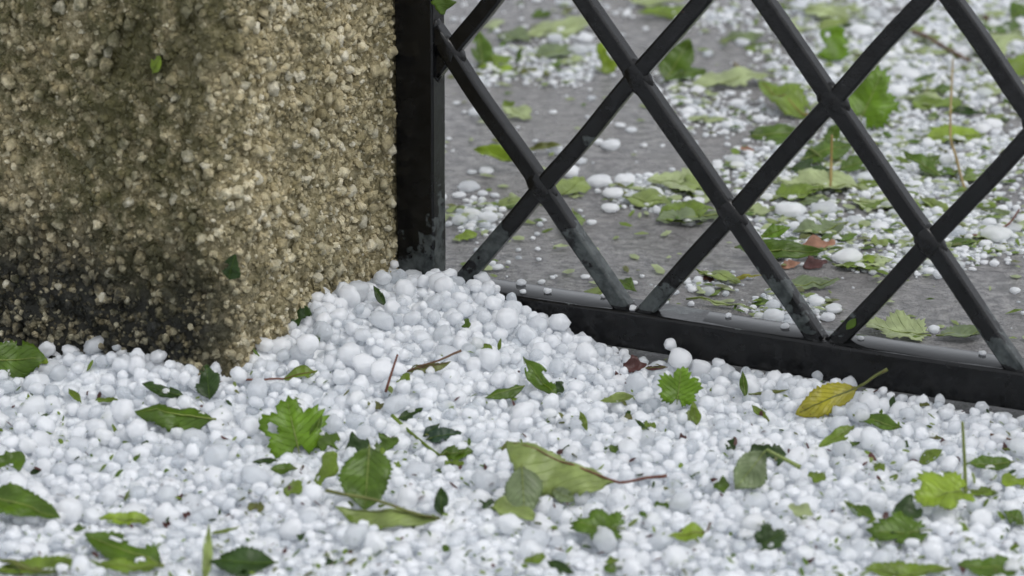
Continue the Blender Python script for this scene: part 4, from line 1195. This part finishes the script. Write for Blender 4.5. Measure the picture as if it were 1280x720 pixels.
# shreds of leaf too small to pick apart, on the hail and over the asphalt
def build_debris():
    V, F, mi = [], [], []
    keys = ['green', 'mid', 'pale', 'dark', 'olive', 'brown', 'wetpale']
    rd = random.Random(21)
    def flake(P, L, tilt, key):
        n = rd.randint(5, 7); a0 = rd.uniform(0, 6.28); ax = rd.uniform(0, 6.28); asp = rd.uniform(0.25, 0.8)
        b = len(V); tx, ty = rd.uniform(-tilt, tilt), rd.uniform(-tilt, tilt)
        V.append((P[0], P[1], P[2] + 0.0008 + L * 0.12))
        for k in range(n):
            r = L / 2 * rd.uniform(0.6, 1.1); t = a0 + 6.28 * k / n
            x, y = r * math.cos(t), r * asp * math.sin(t)
            x, y = x * math.cos(ax) - y * math.sin(ax), x * math.sin(ax) + y * math.cos(ax)
            V.append((P[0] + x, P[1] + y, P[2] + 0.0008 + x * tx + y * ty))
        for k in range(n): F.append((b, b + 1 + k, b + 1 + (k + 1) % n)); mi.append(keys.index(key))
    for _ in range(1500):
        x, y = rd.uniform(-10, 1290), 440 + 290 * rd.random() ** 0.6
        p = on_hail(x, y)
        if p[2] > 0.004 and gate_uw(p[0], p[1])[1] > 0.01: flake(p + np.array([0, 0, 0.0004]), 0.0028 + 0.0085 * rd.random() ** 2, 0.9, rd.choice(['green', 'mid', 'mid', 'pale', 'dark', 'olive', 'brown']))
    for _ in range(6500):
        x, y = rd.uniform(540, 1420), rd.uniform(-60, 430)
        if rd.random() > bg_density(x, y) + 0.08: continue
        p = on_ground(x, y)
        if gate_uw(p[0], p[1])[1] < -RD - 0.01 and (pillar_ab(p[0], p[1])[0] > 0.012 or pillar_ab(p[0], p[1])[1] > PDEP + 0.02): flake(p + np.array([0, 0, rd.uniform(0.0005, 0.004)]), rd.uniform(0.004, 0.023), 0.22, rd.choice(['wetpale', 'wetpale', 'pale', 'mid', 'green', 'wetpale', 'olive']))
    me = mesh_py('leaf_debris', V, F, None)
    for k in keys: me.materials.append(leaf_mat(k))
    me.uv_layers.new(name='UVMap')
    me.polygons.foreach_set('material_index', np.array(mi, np.int32))
    tag(obj('leaf_debris', me), 'tiny green leaf crumbs sprinkled over hail and asphalt', 'leaf debris', kind='stuff')
build_debris()
# little stones lying on the rail
for (u, r) in ((0.118, 0.0048), (0.131, 0.0034), (0.152, 0.0040), (0.205, 0.0030), (0.245, 0.0044), (0.335, 0.0033), (0.395, 0.0042), (0.47, 0.0030), (0.585, 0.0036)):
    P = G(u, ZR + RS + r * 0.6, -rng.uniform(0.008, 0.034))
    o = obj('hailstone', pal[int(rng.integers(0, 20))], None, P); o.scale = (r, r, r * 0.7); o.rotation_euler = (0, 0, u * 50)
    tag(o, 'small flattened hailstone lying on top of the bottom rail', 'hailstone', 'hailstones on the rail')

# slush filling the gaps between the stones
def build_slush():
    st = 0.008
    xs, ys = np.arange(-1.3, 1.3, st), np.arange(-1.5, 0.06, st)
    X, Y = np.meshgrid(xs, ys)
    pat = np.vectorize(lambda x, y: noise.noise((x * 14, y * 9, 5.0)) + 0.5 * noise.noise((x * 40, y * 30, 1.0)))(X, Y)
    Zs = np.maximum(hail_top(X, Y) - 0.0064 + 0.0065 * np.clip(pat, -0.3, 0.8) * (0.35 + 0.65 * smooth(-0.42, -0.7, Y)), 0.0022)
    ok = np.vectorize(lambda x, y: (gate_uw(x, y)[1] > -0.0005 and not (pillar_ab(x, y)[0] < -0.012 and pillar_ab(x, y)[1] > 0.012)))(X, Y)
    Zs = Zs + 0.0016 * np.sin(X * 310 + 2 * np.sin(Y * 190)) * np.sin(Y * 290)
    V = np.stack([X, Y, Zs], -1).reshape(-1, 3)
    nx = len(xs)
    F = []
    for j in range(len(ys) - 1):
        for i in range(nx - 1):
            if ok[j, i] and ok[j, i+1] and ok[j+1, i] and ok[j+1, i+1]: F.append((j*nx+i, j*nx+i+1, (j+1)*nx+i+1, (j+1)*nx+i))
    F = np.array(F)
    used = np.unique(F); mp = np.zeros(len(V), int); mp[used] = np.arange(len(used))
    V, F = V[used], mp[F]
    # thin patches of melting ice grains behind the gate
    xs, ys = np.arange(-0.15, 1.0, 0.006), np.arange(-0.5, 1.7, 0.008)
    X, Y = np.meshgrid(xs, ys)
    PXx, PYy = to_px(np.stack([X, Y, X * 0], -1))
    D = np.vectorize(bg_density)(PXx, PYy)
    nz = np.vectorize(lambda x, y: noise.noise((x * 22, y * 22, 3)) + 0.6 * noise.noise((x * 70, y * 70, 8)))(X, Y)
    hgt = 0.0030 * np.clip(D + 0.45 * nz - 0.55, -0.5, 0.6)
    W = gate_uw(X, Y)[1]
    Zb = hgt + 0.0004 * nz
    ok = (hgt > -0.0013) & (W < -RD - 0.006)
    nx = len(xs); i = np.arange(nx - 1)[None] + (np.arange(len(ys) - 1) * nx)[:, None]
    okf = ok[:-1, :-1] & ok[1:, :-1] & ok[:-1, 1:] & ok[1:, 1:]
    Fb = np.stack([i, i + 1, i + nx + 1, i + nx], -1)[okf]
    Vb = np.stack([X, Y, Zb], -1).reshape(-1, 3)
    us = np.unique(Fb); mb = np.zeros(len(Vb), int); mb[us] = np.arange(len(us))
    mi = np.concatenate([np.zeros(len(F), np.int32), np.ones(len(Fb), np.int32)])
    F = np.concatenate([F, mb[Fb] + len(V)]); V = np.concatenate([V, Vb[us]])
    me = mesh_np('slush', V, F, mat=M_SLUSH); me.materials.append(M_FILM); me.polygons.foreach_set('material_index', mi)
    o = obj('slush', me)
    tag(o, 'grey melting slush between the hailstones on both sides of the gate', 'slush', kind='stuff')
build_slush()
